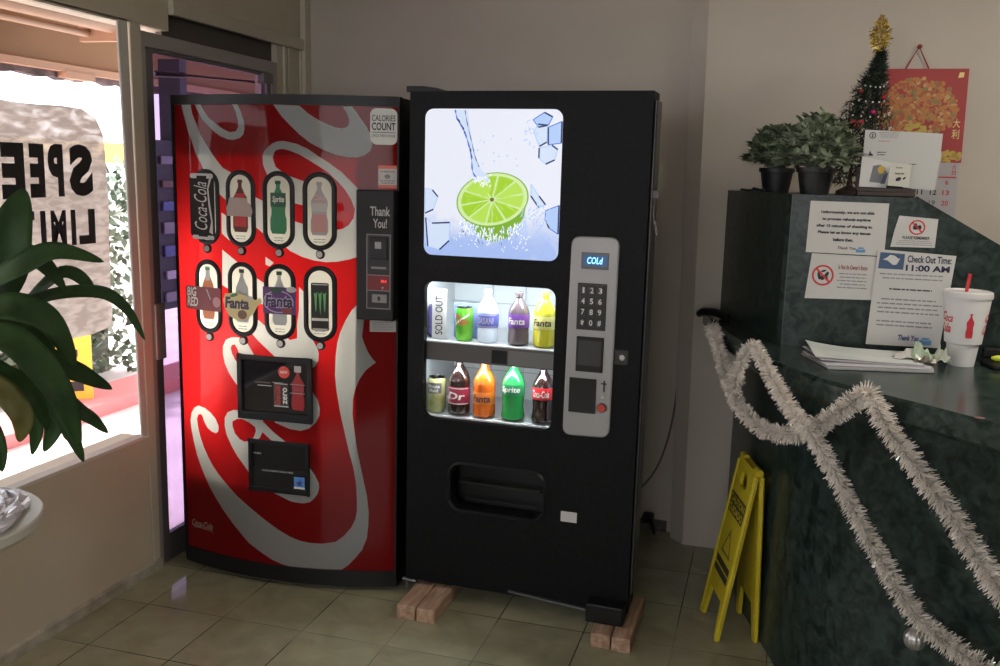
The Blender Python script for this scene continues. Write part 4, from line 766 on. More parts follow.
t, cb_, cm = can('bright green drink can on the upper shelf beside the sold out card', .127, D, Z1, .034, .128, noisy(mat('can_green', (.1, .5, .03), .25, .3), (.05, .38, .02), (.22, .62, .06), 22, 2, stretch=(1, 1, .4)), [('DEW', -.020, .062, .030, .085, .2, .03), ('MTN', -.032, .086, -.002, .103, .2, .03)], mat('can_red_text', (.55, .03, .05), .4), 1)
sheet('can_flash', [[(-.03, .06), (.03, .10), (.034, .11), (-.02, .075)]], cm, .0006, PG['wht'], cb_, [-.02, -.01, 0, .01, .02])
bk = goods('backing_card', 'pale blue card standing behind the green can', None, .118, D+.06, Z1, 'card'); b = MB(); b.box(-.055, 0, 0, .055, .003, .135); b.box(-.055, 0, 0, .055, .03, .002); b.build('card', mat('card_pale_blue', (.20, .25, .50), .5), bk)
t, lb, cm = bottle('clear water bottle with a blue and purple label on the upper shelf', .221, D, Z1, .200, .040, CLEARP, mat('label_blue', (.10, .12, .40), .4), PG['lav'], 'DASANI', PG['lav'], wcap, .30, .56)
bottle('dark purple soft drink bottle with a purple label on the upper shelf', .341, D, Z1, .198, .040, liq('liquid_grape', (.10, .075, .085)), mat('label_purple', (.16, .05, .32), .4), None, 'Fanta', PG['wht'], liq('liquid_grape', (0, 0, 0)), .34, .60)
bottle('bright yellow soft drink bottle at the right end of the upper shelf', .440, D, Z1, .205, .042, liq('liquid_yellow', (.56, .52, .03)), mat('label_yellow', (.80, .76, .25), .4), None, 'Fanta', PG['navy'], mat('cap_yellow', (.7, .62, .05), .4), .34, .58)
t, cb_, cm = can('pale yellow drink can with a grey band at the left of the lower shelf', .020, D, Z2, .036, .138, noisy(mat('can_lemon', (.6, .6, .2), .25, .3), (.50, .50, .16), (.66, .66, .36), 30, 2), [('Minute', -.024, .098, .024, .112, 0, .03), ('Maid', -.018, .082, .018, .096, 0, .03)], PG['wht'], 2)
sheet('can_panel', [rrect(-.032, .078, .032, .118, .004)], cm, .0005, mat('can_panel_grey', (.12, .13, .13), .4), cb_, [.008*i for i in range(-4, 5)])
CAPG = mat('cap_white_lit', (.65, .66, .66), .4)
bottle('black cola bottle with a maroon label on the lower shelf', .113, D, Z2, .222, .042, liq('liquid_cola', (.022, .010, .009)), mat('label_maroon', (.30, .02, .05), .4), PG['wht'], 'Dr', PG['wht'], CAPG, .19, .50)
bottle('bright orange soft drink bottle on the lower shelf', .213, D, Z2, .218, .043, liq('liquid_orange', (.62, .12, .012)), mat('label_orange', (.66, .17, .02), .4), None, 'Fanta', PG['navy'], CAPG, .24, .46)
bottle('bright green soft drink bottle on the lower shelf', .328, D, Z2, .226, .044, liq('liquid_green', (.02, .26, .06)), mat('label_green', (.01, .20, .07), .4), None, 'Sprite', PG['wht'], mat('cap_green', (.03, .4, .1), .4), .44, .62, wav=True)
bottle('black cola bottle with a bright red label at the right of the lower shelf', .443, D, Z2, .222, .041, liq('liquid_cola', (0, 0, 0)), mat('label_red', (.68, .02, .03), .4), None, 'Coca-Cola', PG['wht'], CAPG, .42, .62, wav=True)
# ------------------------------------------------------------------ timber under the machine, cord and plug behind it
TIMB = noisy(mat('rough_timber', (.4, .26, .18), .8), (.34, .20, .13), (.54, .37, .26), 10, 6, stretch=(6, .8, 6), bump=.3)
TB = [(-1.212, -1.140, 2.938, 'left board of the left pair under the black machine'), (-1.134, -1.064, 2.934, 'right board of the left pair under the black machine'),
      (-.502, -.434, 2.962, 'left board of the right pair under the black machine'), (-.428, -.362, 2.955, 'right board of the right pair under the black machine')]
for i, (x0, x1, y, lab) in enumerate(TB):
    o = MB().box(x0, y, 0, x1, 3.30, .052).build('timber_block', TIMB, None, bevel=.004); tag(o, 'rough timber '+lab, 'board', 'timber blocks under the machine')
P = catmull([(-.352, 4.105, .80), (-.362, 4.118, .62), (-.385, 4.125, .45), (-.43, 4.12, .30), (-.50, 4.10, .20), (-.58, 4.08, .17)], 6)
pg = thing('power_lead', 'thin dark lead looping down the wall to a black plug behind the black machine', 'power lead', (-.455, 4.03, .075))
MB().tube([p-Vector((-.455, 4.03, .075)) for p in P], .0045, 6).build('cable', mat('cord_dark', (.16, .145, .13), .5), pg, smooth=True)
b = MB(); b.box(-.02, .02, -.022, .03, .07, .022); b.build('plug_body', BLACK, pg, bevel=.008); b = MB(); b.tube([(.01, .03, 0), (.03, .0, -.015), (.045, -.03, -.045)], [.016, .011, .006], 8); b.build('strain_relief', BLACK, pg, smooth=True)
hg = near(thing('hanging_tag', 'crumpled pale tag hanging on the right edge of the black machine', 'tag', at2(.83, .02, 1.56)))
b = MB(); b.box(-.008, 0, -.025, .012, .003, .0); b.tube([(.0, .002, -.02), (-.004, .004, -.07), (.002, .002, -.11)], .0035, 6); b.prism([(-.002, -.10), (.008, -.10), (.016, -.15), (.010, -.155)], .0, .003, 'y'); b.build('tag', mat('dusty_plastic', (.10, .095, .09), .5), hg)
# ------------------------------------------------------------------ reception counter
def marble(nm, a, b_, rough):
    m = noisy(mat(nm, (.02, .03, .026), rough, spec=.28), a, b_, 26, 12, .36, .72, dist=.8); return m
MARB = marble('green_marble_laminate', (.006, .013, .011), (.042, .062, .055), .30)
MARBT = marble('green_marble_top', (.010, .020, .017), (.052, .074, .065), .20)
CT = thing('reception_counter', 'dark green marbled reception counter with a curved ledge at the right', 'counter', (0, 3.2, 0))
LED = catmull([(-.255, 3.96, 0), (-.205, 3.70, 0), (-.15, 3.424, 0), (-.097, 3.255, 0), (-.049, 3.095, 0), (-.003, 2.955, 0), (.075, 2.795, 0), (.181, 2.645, 0), (.294, 2.535, 0), (.423, 2.415, 0), (.54, 2.29, 0), (.75, 2.05, 0), (1.1, 1.6, 0), (1.4, 1.15, 0)], 4)
def offs(P, d):
    out = []
    for i, p in enumerate(P):
        t = (P[min(i+1, len(P)-1)]-P[max(i-1, 0)]).normalized(); out.append(Vector((p.x-t.y*d, p.y+t.x*d, 0)))
    return out
loc = lambda P: [(p[0], p[1]-3.2) for p in P]
INN = [(1.9, 1.15), (1.6, 3.2), (.08, 3.2), (-.15, 3.9), (-.22, 3.96)]
b = MB(); tp = loc(LED); inn = loc(INN); e1 = loc(offs(LED, .012))
n = len(tp); prof = [(loc(offs(LED, .010)), 1.065), (tp, 1.055), (tp, 1.008), (loc(offs(LED, .012)), .996)]
for q in range(3):
    k = len(b.v); b.v += [(p[0], p[1], prof[q][1]) for p in prof[q][0]]+[(p[0], p[1], prof[q+1][1]) for p in prof[q+1][0]]
    for i in range(n-1): b.f.append([k+i, k+i+1, k+n+i+1, k+n+i]); b.m.append(0)
for L0, z in ((prof[0][0], 1.065), (prof[3][0], .996)):
    k = len(b.v); P = list(L0)+inn; b.v += [(p[0], p[1], z) for p in P]; b.f.append(list(range(k, k+len(P)))); b.m.append(0)
b.build('counter_ledge', MARBT, CT)
bo = offs(LED, .135); bo = [p for p in bo if p.y < 3.93]; bo = [Vector((-.10, 3.98, 0))]+bo
b = MB(); b.prism(loc([(p.x, p.y) for p in bo]+[(1.8, 1.15), (1.6, 3.3), (.6, 3.3), (.2, 3.98)]), 0, 1.0); b.build('counter_body', MARB, CT)
b = MB(); b.prism(loc([(-.185, 3.93), (.040, 3.215), (.055, 3.2), (.43, 3.2), (.43, 3.76), (.25, 3.78), (.25, 3.93)]), 1.06, 1.562); b.build('counter_upstand', MARB, CT)
b = MB(); b.prism([(.43, 1.05), (.43, 1.566), (.68, 1.4245), (1.29, 1.066), (1.29, 1.05)], 0, .045, 'y'); b.build('sloped_screen', MARB, CT)
b = MB(); b.box(.0535, -.0012, 1.066, .0565, 0, 1.561); b.build('panel_joint', mat('joint_green', (.04, .055, .05), .5), CT)
sheet('edge_stain', [ellipse(.50, 2.36, .012, .010)], lambda x, z, o: (x, z-3.2, 1.0652+o), 0, mat('pink_stain', (.30, .12, .12), .5), CT)
# notices taped to the upstand
def notice(lab, pts, z):
    x0, z0 = min(p[0] for p in pts), min(p[1] for p in pts); t = thing('paper_notice', lab, 'notice', (x0, 3.1985-z, z0), 0, 'notices taped to the counter')
    mp = lambda x, zz, o: (x-x0, -o, zz-z0); b = MB(); b.prism([(p[0]-x0, p[1]-z0) for p in pts], -.0006, .0006, 'y'); s = b.build('sheet', mat('notice_white', (.55, .545, .52), .6), t); return t, mp, s
NAVY = mat('print_navy_blue', (.03, .05, .22), .6)
def no_sign(cx, cz, r, mp, s, kind):
    sheet('red_ring', [ellipse(cx, cz, r, r, 36), ellipse(cx, cz, r*.82, r*.82, 36)], mp, .0012, REDINK, s)
    a = r*.85; w = r*.09; d = .7071
    if kind == 1:
        for k, (ox, oz, ww, hh, rr) in enumerate(((-.34, -.05, .14, .40, .2), (-.02, -.22, .22, .26, -.4), (.32, .05, .16, .36, -.5), (.05, .42, .26, .10, .3), (.34, -.25, .16, .14, 0))): sheet('pictogram', [ellipse(cx+ox*r, cz+oz*r, ww*r, hh*r, 14, rr)], mp, .001, INK, s)
    else:
        sheet('pictogram', [rrect(cx-.50*r, cz-.30*r, cx+.10*r, cz+.25*r, .1*r), ellipse(cx+.30*r, cz+.0*r, .24*r, .34*r, 14), ellipse(cx-.2*r, cz+.38*r, .18*r, .18*r, 12)], mp, .001, INK, s)
    sheet('red_bar', [[(cx-a*d-w*d, cz+a*d-w*d), (cx+a*d-w*d, cz-a*d-w*d), (cx+a*d+w*d, cz-a*d+w*d), (cx-a*d+w*d, cz+a*d+w*d)]], mp, .0016, REDINK, s)
t, mp, s = notice('white refund notice in five bold lines, topmost on the green counter screen', [(.109, 1.377), (.348, 1.375), (.349, 1.542), (.112, 1.543)], .001)
lettering([('Unfortunately, we are not able', .147, 1.502, .308, 1.514, 0, .05), ('to process refunds anytime', .152, 1.480, .299, 1.492, 0, .05), ('after 15 minutes of checking in.', .136, 1.458, .306, 1.470, 0, .05), ('Please let us know any issues', .142, 1.437, .302, 1.449, 0, .05), ('before then.', .190, 1.416, .252, 1.427, 0, .05), ('Thank You', .206, 1.391, .262, 1.400, .2, .02)], mp, .001, INK, s)
sheet('blue_mark', [rrect(.262, 1.383, .291, 1.394, .004), rrect(.268, 1.392, .285, 1.400, .003)], mp, .001, mat('print_mid_blue', (.12, .28, .50), .6), s)
t, mp, s = notice('white card with a no-pets style red ring at its left, below the refund notice', [(.117, 1.226), (.325, 1.232), (.327, 1.372), (.129, 1.374)], .002)
no_sign(.168, 1.304, .034, mp, s, 1)
lettering([("Is Not An Owner's Room", .214, 1.326, .302, 1.342, 0, .02)], mp, .001, mat('maroon_ink', (.25, .03, .04), .6), s); greek(.212, 1.262, .306, 1.318, 5, GREYINK, mp, .001, s, 12, .3)
t, mp, s = notice('small white card with a red ring centred above small print, on the sloped screen side', [(.364, 1.406), (.494, 1.408), (.496, 1.498), (.382, 1.505), (.372, 1.46)], .001)
no_sign(.437, 1.470, .0235, mp, s, 2)
lettering([('PLEASE REMEMBER', .397, 1.432, .477, 1.442, 0, .02)], mp, .001, INK, s); greek(.380, 1.412, .486, 1.430, 3, GREYINK, mp, .001, s, 5, .3)
t, mp, s = notice('tall white sheet headed Check Out Time 11:00 AM behind the foam cup', [(.317, 1.088), (.537, 1.091), (.558, 1.386), (.328, 1.397)], .006)
sheet('blue_block', [[(.336, 1.388), (.409, 1.385), (.408, 1.335), (.333, 1.336)]], mp, .001, mat('print_slate_blue', (.055, .10, .19), .6), s)
sheet('white_bird', [[(.345, 1.365), (.357, 1.372), (.366, 1.381), (.380, 1.378), (.391, 1.369), (.396, 1.372), (.392, 1.360), (.386, 1.350), (.376, 1.349), (.368, 1.355), (.36, 1.362)]], mp, .0015, WHITE, s)
lettering([('Check Out Time:', .418, 1.359, .546, 1.382, 0, .022), ('11:00 AM', .415, 1.332, .543, 1.352, 0, .035)], mp, .0012, mat('print_deep_navy', (.015, .018, .06), .6), s)
greek(.335, 1.300, .53, 1.326, 2, GREYINK, mp, .001, s, 21, .28); greek(.355, 1.266, .505, 1.278, 1, INK, mp, .001, s, 22, .35); greek(.328, 1.190, .535, 1.246, 4, GREYINK, mp, .001, s, 23, .32); greek(.326, 1.148, .520, 1.174, 2, GREYINK, mp, .001, s, 24, .34)
lettering([('Thank You', .412, 1.108, .474, 1.126, .15, .035)], mp, .0012, NAVY, s); sheet('blue_mark', [rrect(.476, 1.098, .512, 1.114, .004), rrect(.483, 1.112, .505, 1.121, .003)], mp, .0012, mat('print_mid_blue'), s)
# foam cup
ZL = 1.0655
cu = thing('foam_cup', 'large white foam cup with red script and a red straw on the counter ledge', 'cup', (.578, 3.06, ZL)); cu.scale = (1.1, 1.1, 1.1)
FOAM = mat('white_foam', (.74, .73, .71), .6)
b = MB(); b.lathe([(.034, 0), (.040, .052), (.041, .060), (.047, .064), (.060, .188), (.060, .192)], 40); cb_ = b.build('cup_body', FOAM, cu, smooth=True)
b = MB(); b.lathe([(.0625, .188), (.0635, .192), (.0625, .204), (.058, .207), (.056, .204), (.052, .203)], 40); b.build('cup_lid', mat('lid_white', (.70, .69, .67), .4), cu, smooth=True)
b = MB(); b.tube([(-.006, .004, .03), (-.004, .006, .20), (.002, .012, .252)], .0048, 10); b.build('drinking_straw', mat('straw_red', (.55, .02, .025), .3), cu, smooth=True)
def cm(x, z, o): r = .047+(z-.064)*(.013/.124)+o; a = x/.055; return (r*sin(a), -r*cos(a), z)
RC_ = mat('cup_red', (.62, .04, .05), .5)
btl = bottle2d(.004, .082, .150, .020); sheet('bottle_print', [btl], cm, .0008, RC_, cb_)
for dx, rr in ((-.066, 0), (.068, 0)):
    lettering([('C', dx-.018, .125, dx+.002, .150, .4, .03), ('oca', dx-.004, .122, dx+.024, .138, .4, .02), ('Co', dx-.020, .092, dx, .118, .4, .02), ('la', dx-.002, .092, dx+.018, .118, .4, .02)], cm, .0008, RC_, cb_, 'script_print')
# papers on the ledge
def paper(lab, pts, z, thick, m, curl=0, kind='paper_sheet'):
    t = tag(None, None) if False else None
    b = MB(); n = 10; A, B_, C, D_ = [Vector((p[0], p[1], 0)) for p in pts]; vs = []; fs = []
    for h in (0, thick):
        for i in range(n+1):
            for j in range(n+1):
                u, w = i/n, j/n; p = (A*(1-u)+B_*u)*(1-w)+(D_*(1-u)+C*u)*w
                cz = curl*((1-u)**4)*(0.4+.6*w)+curl*.15*sin(u*5+w*3)*(u < .9)
                vs.append((p.x, p.y, z+h+max(cz, 0)))
    N = (n+1)*(n+1)
    for h in (0, N):
        for i in range(n):
            for j in range(n): k = h+i*(n+1)+j; fs.append((k, k+1, k+n+2, k+n+1))
    rim = [i*(n+1) for i in range(n+1)]+[n*(n+1)+j for j in range(1, n+1)]+[i*(n+1)+n for i in range(n-1, -1, -1)]+[j for j in range(n-1, 0, -1)]
    for i in range(len(rim)): a, c = rim[i], rim[(i+1) % len(rim)]; fs.append((a, c, c+N, a+N))
    o = b.add(vs, fs).build(kind, m, None); tag(o, lab, 'paper', 'papers on the counter ledge'); return o
LAV = mat('paper_lavender', (.48, .45, .50), .7)
paper('grey backing pad at the bottom of the paper pile on the ledge', [(.185, 2.815), (.478, 2.880), (.500, 3.10), (.115, 3.03)], ZL+.001, .006, mat('pad_grey', (.40, .40, .40), .7), 0, 'paper_pad')
paper('white sheet just above the grey pad in the paper pile', [(.178, 2.835), (.470, 2.890), (.50, 3.09), (.118, 3.04)], ZL+.0085, .003, mat('paper_cool', (.58, .58, .60), .7), 0)
paper('lavender tinted sheet in the middle of the paper pile', [(.165, 2.87), (.455, 2.905), (.49, 3.10), (.118, 3.06)], ZL+.013, .002, LAV, .008)
paper('large curled pale sheet on top of the paper pile', [(.150, 2.885), (.450, 2.915), (.515, 3.12), (.128, 3.13)], ZL+.0165, .0012, noisy(mat('paper_pale', (.66, .70, .68), .7), (.60, .65, .63), (.72, .74, .72), 9, 3), .014)
r = random.Random(8)
def wrapper(lab, c, s, m, seed, kind='sweet_wrapper'):
    r = random.Random(seed); b = MB(); n = 7; vs = []; fs = []
    for i in range(n):
        for j in range(n):
            e = min(i, j, n-1-i, n-1-j); vs.append((c[0]+s[0]*(i/(n-1)-.5)+r.uniform(-.005, .005), c[1]+s[1]*(j/(n-1)-.5)+r.uniform(-.005, .005), c[2]+abs(r.gauss(0, .5))*s[2]*(.4+.4*e)))
    for i in range(n-1):
        for j in range(n-1): k = i*n+j; b_ = (k, k+1, k+n+1, k+n); fs.append(b_)
    o = b.add(vs, fs).build(kind, m); md = o.modifiers.new('thickness', 'SOLIDIFY'); md.thickness = .0008; tag(o, lab, 'wrapper', 'wrappers on the papers'); return o
wrapper('white crumpled wrapper at the left of the wrappers on the papers', (.418, 3.00, ZL+.019), (.075, .05, .028), mat('wrapper_white', (.62, .60, .56), .4), 1)
wrapper('pale green crumpled wrapper in the middle of the papers', (.465, 3.0, ZL+.021), (.075, .06, .036), mat('wrapper_green', (.42, .52, .36), .3), 2)
wrapper('pale grey-green twisted wrapper leaning toward the foam cup', (.510, 2.985, ZL+.019), (.05, .045, .042), mat('wrapper_sage', (.52, .56, .46), .3), 3)
wrapper('brown-grey foil scrap in front of the other wrappers', (.462, 2.955, ZL+.019), (.055, .035, .016), mat('wrapper_foil', (.30, .27, .22), .3, .4), 4)
tr = thing('pen_tray', 'black tray at the right end of the counter ledge', 'tray', (.80, 3.10, ZL))
b = MB(); b.prism([(-.155, -.03), (-.14, -.09), (.12, -.09), (.12, .08), (-.12, .08), (-.15, .03)], 0, .012); b.build('tray_base', BLACK, tr, bevel=.003)
b = MB(); b.box(-.145, .045, .012, .12, .075, .045); b.build('tray_back', BLACK, tr, bevel=.006)
p = thing('marker_pen', 'yellow-green marker pen lying on the black tray', 'pen', (.668, 3.095, ZL+.022))
b = MB(); b.tube([(0, 0, 0), (.012, .0, 0), (.014, .0, 0), (.12, .03, 0)], [.004, .0085, .0095, .0095], 12); b.build('pen_barrel', mat('neon_yellow', (.62, .70, .04), .4), p, smooth=True)

# ------------------------------------------------------------------ on top of the upstand
ZU = 1.5625
LEAFM = [mat('leaf_mid', (.25, .30, .19), .6, spec=.3), mat('leaf_pale', (.40, .45, .33), .6, spec=.3), mat('leaf_dark', (.11, .145, .085), .6, spec=.3)]
def leaf(b, p, d, up, L, w):
    d = d.normalized(); s = d.cross(up); s = s.normalized() if s.length > 1e-4 else d.orthogonal().normalized(); n = s.cross(d)
    b.add([p, p+d*L*.35+s*w-n*w*.2, p+d*L*.75+s*w*.8-n*L*.08, p+d*L-n*L*.16, p+d*L*.75-s*w*.8-n*L*.08, p+d*L*.35-s*w-n*w*.2, p+d*L*.5+n*w*.15], [(0, 1, 6), (1, 2, 6), (2, 3, 6), (3, 4, 6), (4, 5, 6), (5, 0, 6)])
def potplant(lab, x, y, R, H, pal, seed, nst):
    r = random.Random(seed); t = thing('potted_plant', lab, 'plant', (x, y, ZU), 0, 'small plants on the counter')
    b = MB(); b.lathe([(.046, 0), (.058, .072), (.064, .073), (.064, .088), (.058, .088), (.054, .07), (.0, .07)], 20); b.build('pot', mat('pot_black', (.010, .010, .011), .5), t, smooth=True)
    st = MB(); lf = MB()
    for i in range(nst):
        a = r.uniform(0, 2*pi); sp = r.random()**.6; tip = Vector((R*sp*cos(a), R*.75*sp*sin(a), .065+H*(1-.74*sp*sp)*r.uniform(.72, 1.05)))
        base = Vector((.03*cos(a)*r.random(), .03*sin(a)*r.random(), .07)); mid = (base+tip)/2+Vector((0, 0, .03)); P = catmull([base, mid, tip], 5); st.tube(P, .0016, 4)
        for k, q in enumerate(P[3:]):
            tg = (tip-mid).normalized()
            for m_ in range(2):
                d = (tg*r.uniform(.2, .9)+Vector((r.uniform(-1, 1), r.uniform(-1, 1), r.uniform(-.2, .7)))).normalized(); lf.cur = r.choice(pal); leaf(lf, q, d, Vector((0, 0, 1)), r.uniform(.032, .052), r.uniform(.009, .0145))
        for m_ in range(5):
            d = (tg*.6+Vector((cos(m_*1.25), sin(m_*1.25), .35))).normalized(); lf.cur = r.choice(pal); leaf(lf, tip, d, Vector((0, 0, 1)), r.uniform(.036, .054), r.uniform(.010, .015))
    st.build('stems', mat('stem_green', (.06, .08, .035), .6), t); lf.build('foliage', LEAFM, t)
potplant('small bushy dark-leaved plant in a black pot at the left end of the counter top', .0, 3.63, .116, .165, [0, 0, 2, 2, 1], 3, 70)
potplant('paler bushy plant in a black pot between the darker plant and the little tree', .126, 3.35, .136, .175, [1, 1, 0, 1, 2], 9, 84)
P = catmull([(-.125, 3.70, ZU+.006), (-.085, 3.60, ZU+.004), (-.075, 3.52, ZU+.012), (-.045, 3.47, ZU+.004)], 6)
cb_ = thing('black_cable', 'short black cable lying on the counter top left of the pots', 'cable', (0, 0, 0)); tg = P
MB().tube(P, .005, 6).build('cable', BLACK, cb_, smooth=True); b = MB(); b.box(-.085, 3.575, ZU, -.035, 3.60, ZU+.012); b.build('cable_end', BLACK, cb_)
# little christmas tree
tx, ty = .252, 3.58
ct = thing('christmas_tree', 'tiny dark green christmas tree with gold tinsel on top, behind the envelopes', 'christmas tree', (tx, ty, ZU))
b = MB(); b.lathe([(.045, 0), (.045, .012), (.012, .03), (.007, .06), (.005, .12)], 12); b.build('trunk', mat('trunk_brown', (.05, .03, .02), .8), ct, smooth=True)
r = random.Random(21); nd = MB(); H0, H1, R0 = .04, .49, .155
def trad(z): return max(R0*(1-(z-H0)/(H1-H0))**.85, .008)
def lean(z): return .055*max(z-.12, 0)/.3
for i in range(420):
    z = H0+(H1-H0)*(i/420)**1.05; R = trad(z)*r.uniform(.75, 1.12); a = i*2.399+r.uniform(-.3, .3); base = Vector((lean(z), 0, z)); tip = Vector((lean(z)+R*cos(a), R*sin(a), z+R*r.uniform(-.15, .25)))
    nd.cur = r.choice((0, 0, 1))
    for k in range(16):
        u = .25+.75*k/15; p = base.lerp(tip, u); d = ((tip-base).normalized()*.7+Vector((r.uniform(-1, 1), r.uniform(-1, 1), r.uniform(-1, 1)))).normalized()*.026; s = d.cross(Vector((r.uniform(-1, 1), r.uniform(-1, 1), 1))).normalized()*.0024
        nd.add([p-s, p+s, p+d], [(0, 1, 2)])
nd.build('needles', [mat('needle_green', (.034, .052, .034), .6), mat('needle_dark', (.016, .022, .017), .6)], ct)
gd = MB()
for i in range(420):
    z = .485+.130*i/420; R = .009+.032*sin(pi*min(max((z-.478)/.128, 0), 1)); a = r.uniform(0, 6.28); p = Vector((lean(.43)+.002, 0, z)); d = Vector((cos(a), sin(a), r.uniform(-.5, .8))).normalized()*R*r.uniform(.7, 1.2); s = d.cross(Vector((r.uniform(-1, 1), r.uniform(-1, 1), r.uniform(-1, 1)))).normalized()*.0022
    gd.add([p, p+d*.9-s, p+d, p+d*.9+s], [(0, 1, 2, 3)])
gd.build('tinsel_topper', mat('gold_tinsel', (.75, .58, .10), .25, .85), ct)
bd0 = MB().ball((0, 0, 0), .0033, 8, 6).build('bead', mat('pearl_white', (.75, .74, .72), .3), ct, smooth=True)
for i in range(100):
    z = .14+.27*i/100; a = i*.33+.6; R = trad(z)*1.04; bo_ = bd0 if i == 0 else bd0.copy()
    if i: COL.objects.link(bo_)
    bo_.location = (lean(z)+R*cos(a), R*sin(a), z-.014*abs(sin(a*1.5)))
for dx, dz, m, nm in ((.020, .282, mat('magenta_shiny', (.62, .02, .22), .25, .3), 'ornament'), (.045, .335, mat('red_bauble', (.4, .02, .03), .3), 'ornament'), (-.035, .355, mat('dull_red', (.25, .02, .02), .5), 'ornament'), (.055, .19, mat('dull_red'), 'ornament')):
    R = trad(dz)*1.02; y = -sqrt(max(R*R-dx*dx, .0001)); MB().ball((dx+lean(dz), y, dz), .0085, 12, 8).build(nm, m, ct, smooth=True)
R = trad(.25); b = MB(); y = -R*1.05
b.prism([(0, .250), (-.020, .258), (-.022, .242)], y-.004, y+.004, 'y'); b.prism([(0, .250), (.020, .258), (.022, .242)], y-.004, y+.004, 'y'); b.prism([(0, .252), (-.012, .232), (-.005, .233)], y-.003, y+.003, 'y'); b.prism([(0, .252), (.012, .232), (.005, .233)], y-.003, y+.003, 'y'); b.build('ribbon_bow', mat('ribbon_red', (.36, .02, .025), .5), ct)
# envelopes and cards in a dark stand
hd = thing('letter_stand', 'dark wooden stand holding envelopes on the counter top', 'stand', (.33, 3.30, ZU))
b = MB(); b.box(-.075, -.045, 0, .100, .07, .016); b.box(-.075, .045, .016, .100, .058, .09); b.build('stand_base', noisy(mat('dark_wood', (.03, .018, .012), .5), (.02, .012, .009), (.05, .03, .02), 8, 4, stretch=(1, 8, 8)), hd, bevel=.003)
b = MB(); b.box(-.075, -.045, .016, .100, -.035, .026); b.build('front_lip', mat('dark_wood'), hd)
ENV = mat('envelope_white', (.50, .50, .48), .6)
def envelope(lab, pts, y, rot, kind='envelope', m=None, cat='envelope', grp='envelopes in the stand'):
    t = thing(kind, lab, cat, (pts[0][0], y, pts[0][1]), 0, grp); x0, z0 = pts[0]
    b = MB(); b.prism([(p[0]-x0, p[1]-z0) for p in pts], -.0015, .0015, 'y'); s = b.build('sheet', m or ENV, t); return (lambda x, z, o: (x-x0, -.0015-o, z-z0)), s
mp, s = envelope('wide white envelope standing highest in the stand, round mark at its corner', [(.268, 1.600), (.500, 1.600), (.502, 1.766), (.268, 1.776)], 3.318, 0)
sheet('round_mark', [ellipse(.292, 1.758, .0105, .0105, 24), ellipse(.292, 1.758, .0078, .0078, 24)], mp, .0006, INK, s); sheet('round_mark', [rect(.289, 1.753, .2945, 1.757), ellipse(.292, 1.760, .0025, .0025, 10)], mp, .0006, INK, s)
greek(.310, 1.750, .372, 1.770, 3, GREYINK, mp, .0006, s, 31, .35); greek(.310, 1.737, .345, 1.743, 1, mat('red_grey_ink', (.4, .2, .2), .6), mp, .0006, s, 32); sheet('postage_block', [rect(.474, 1.735, .490, 1.760)], mp, .0006, mat('faint_ink'), s)
mp, s = envelope('second white envelope in front of the highest one, its flap edge showing', [(.270, 1.598), (.494, 1.598), (.503, 1.695), (.500, 1.712), (.268, 1.716)], 3.308, 0)
sheet('printed_mark', [[(.284, 1.698), (.288, 1.710), (.291, 1.700), (.297, 1.697), (.297, 1.692), (.284, 1.692)]], mp, .0006, INK, s); greek(.306, 1.692, .338, 1.708, 2, INK, mp, .0006, s, 33, .35); greek(.345, 1.696, .372, 1.704, 1, mat('faint_ink'), mp, .0006, s, 34, .3)
mp, s = envelope('plain white envelope at the front right of the stand', [(.395, 1.592), (.489, 1.586), (.496, 1.678), (.397, 1.682)], 3.290, 0)
greek(.40, 1.664, .43, 1.670, 1, INK, mp, .0006, s, 35, .4)
mp, s = envelope('white card with a small grey and yellow picture at the left of the stand', [(.262, 1.592), (.345, 1.590), (.352, 1.672), (.264, 1.690)], 3.298, 0, 'postcard', mat('card_stock', (.60, .60, .58), .5), 'card')
sheet('picture_grey', [[(.292, 1.608), (.340, 1.604), (.344, 1.640), (.322, 1.664), (.300, 1.660)]], mp, .0006, mat('picture_grey', (.16, .17, .18), .5), s); sheet('picture_flower', [ellipse(.326, 1.648, .011, .013)], mp, .0009, mat('picture_yellow', (.60, .40, .06), .5), s); sheet('picture_navy', [[(.326, 1.603), (.340, 1.603), (.348, 1.640), (.334, 1.630)]], mp, .0009, mat('picture_navy', (.06, .07, .12), .5), s)
mp, s = envelope('pale boxed card with a dark logo at the front middle of the stand', [(.346, 1.598), (.411, 1.594), (.415, 1.666), (.350, 1.672)], 3.280, 0, 'business_card', mat('card_ivory', (.58, .57, .50), .5), 'card')
lettering([('Inquiry', .368, 1.652, .388, 1.658, 0, .02), ('Guest Info', .366, 1.634, .394, 1.641, 0, .02)], mp, .0006, INK, s); sheet('logo_mark', [ellipse(.378, 1.619, .009, .006, 12, .4), ellipse(.395, 1.622, .006, .003, 10, .7)], mp, .0006, INK, s)
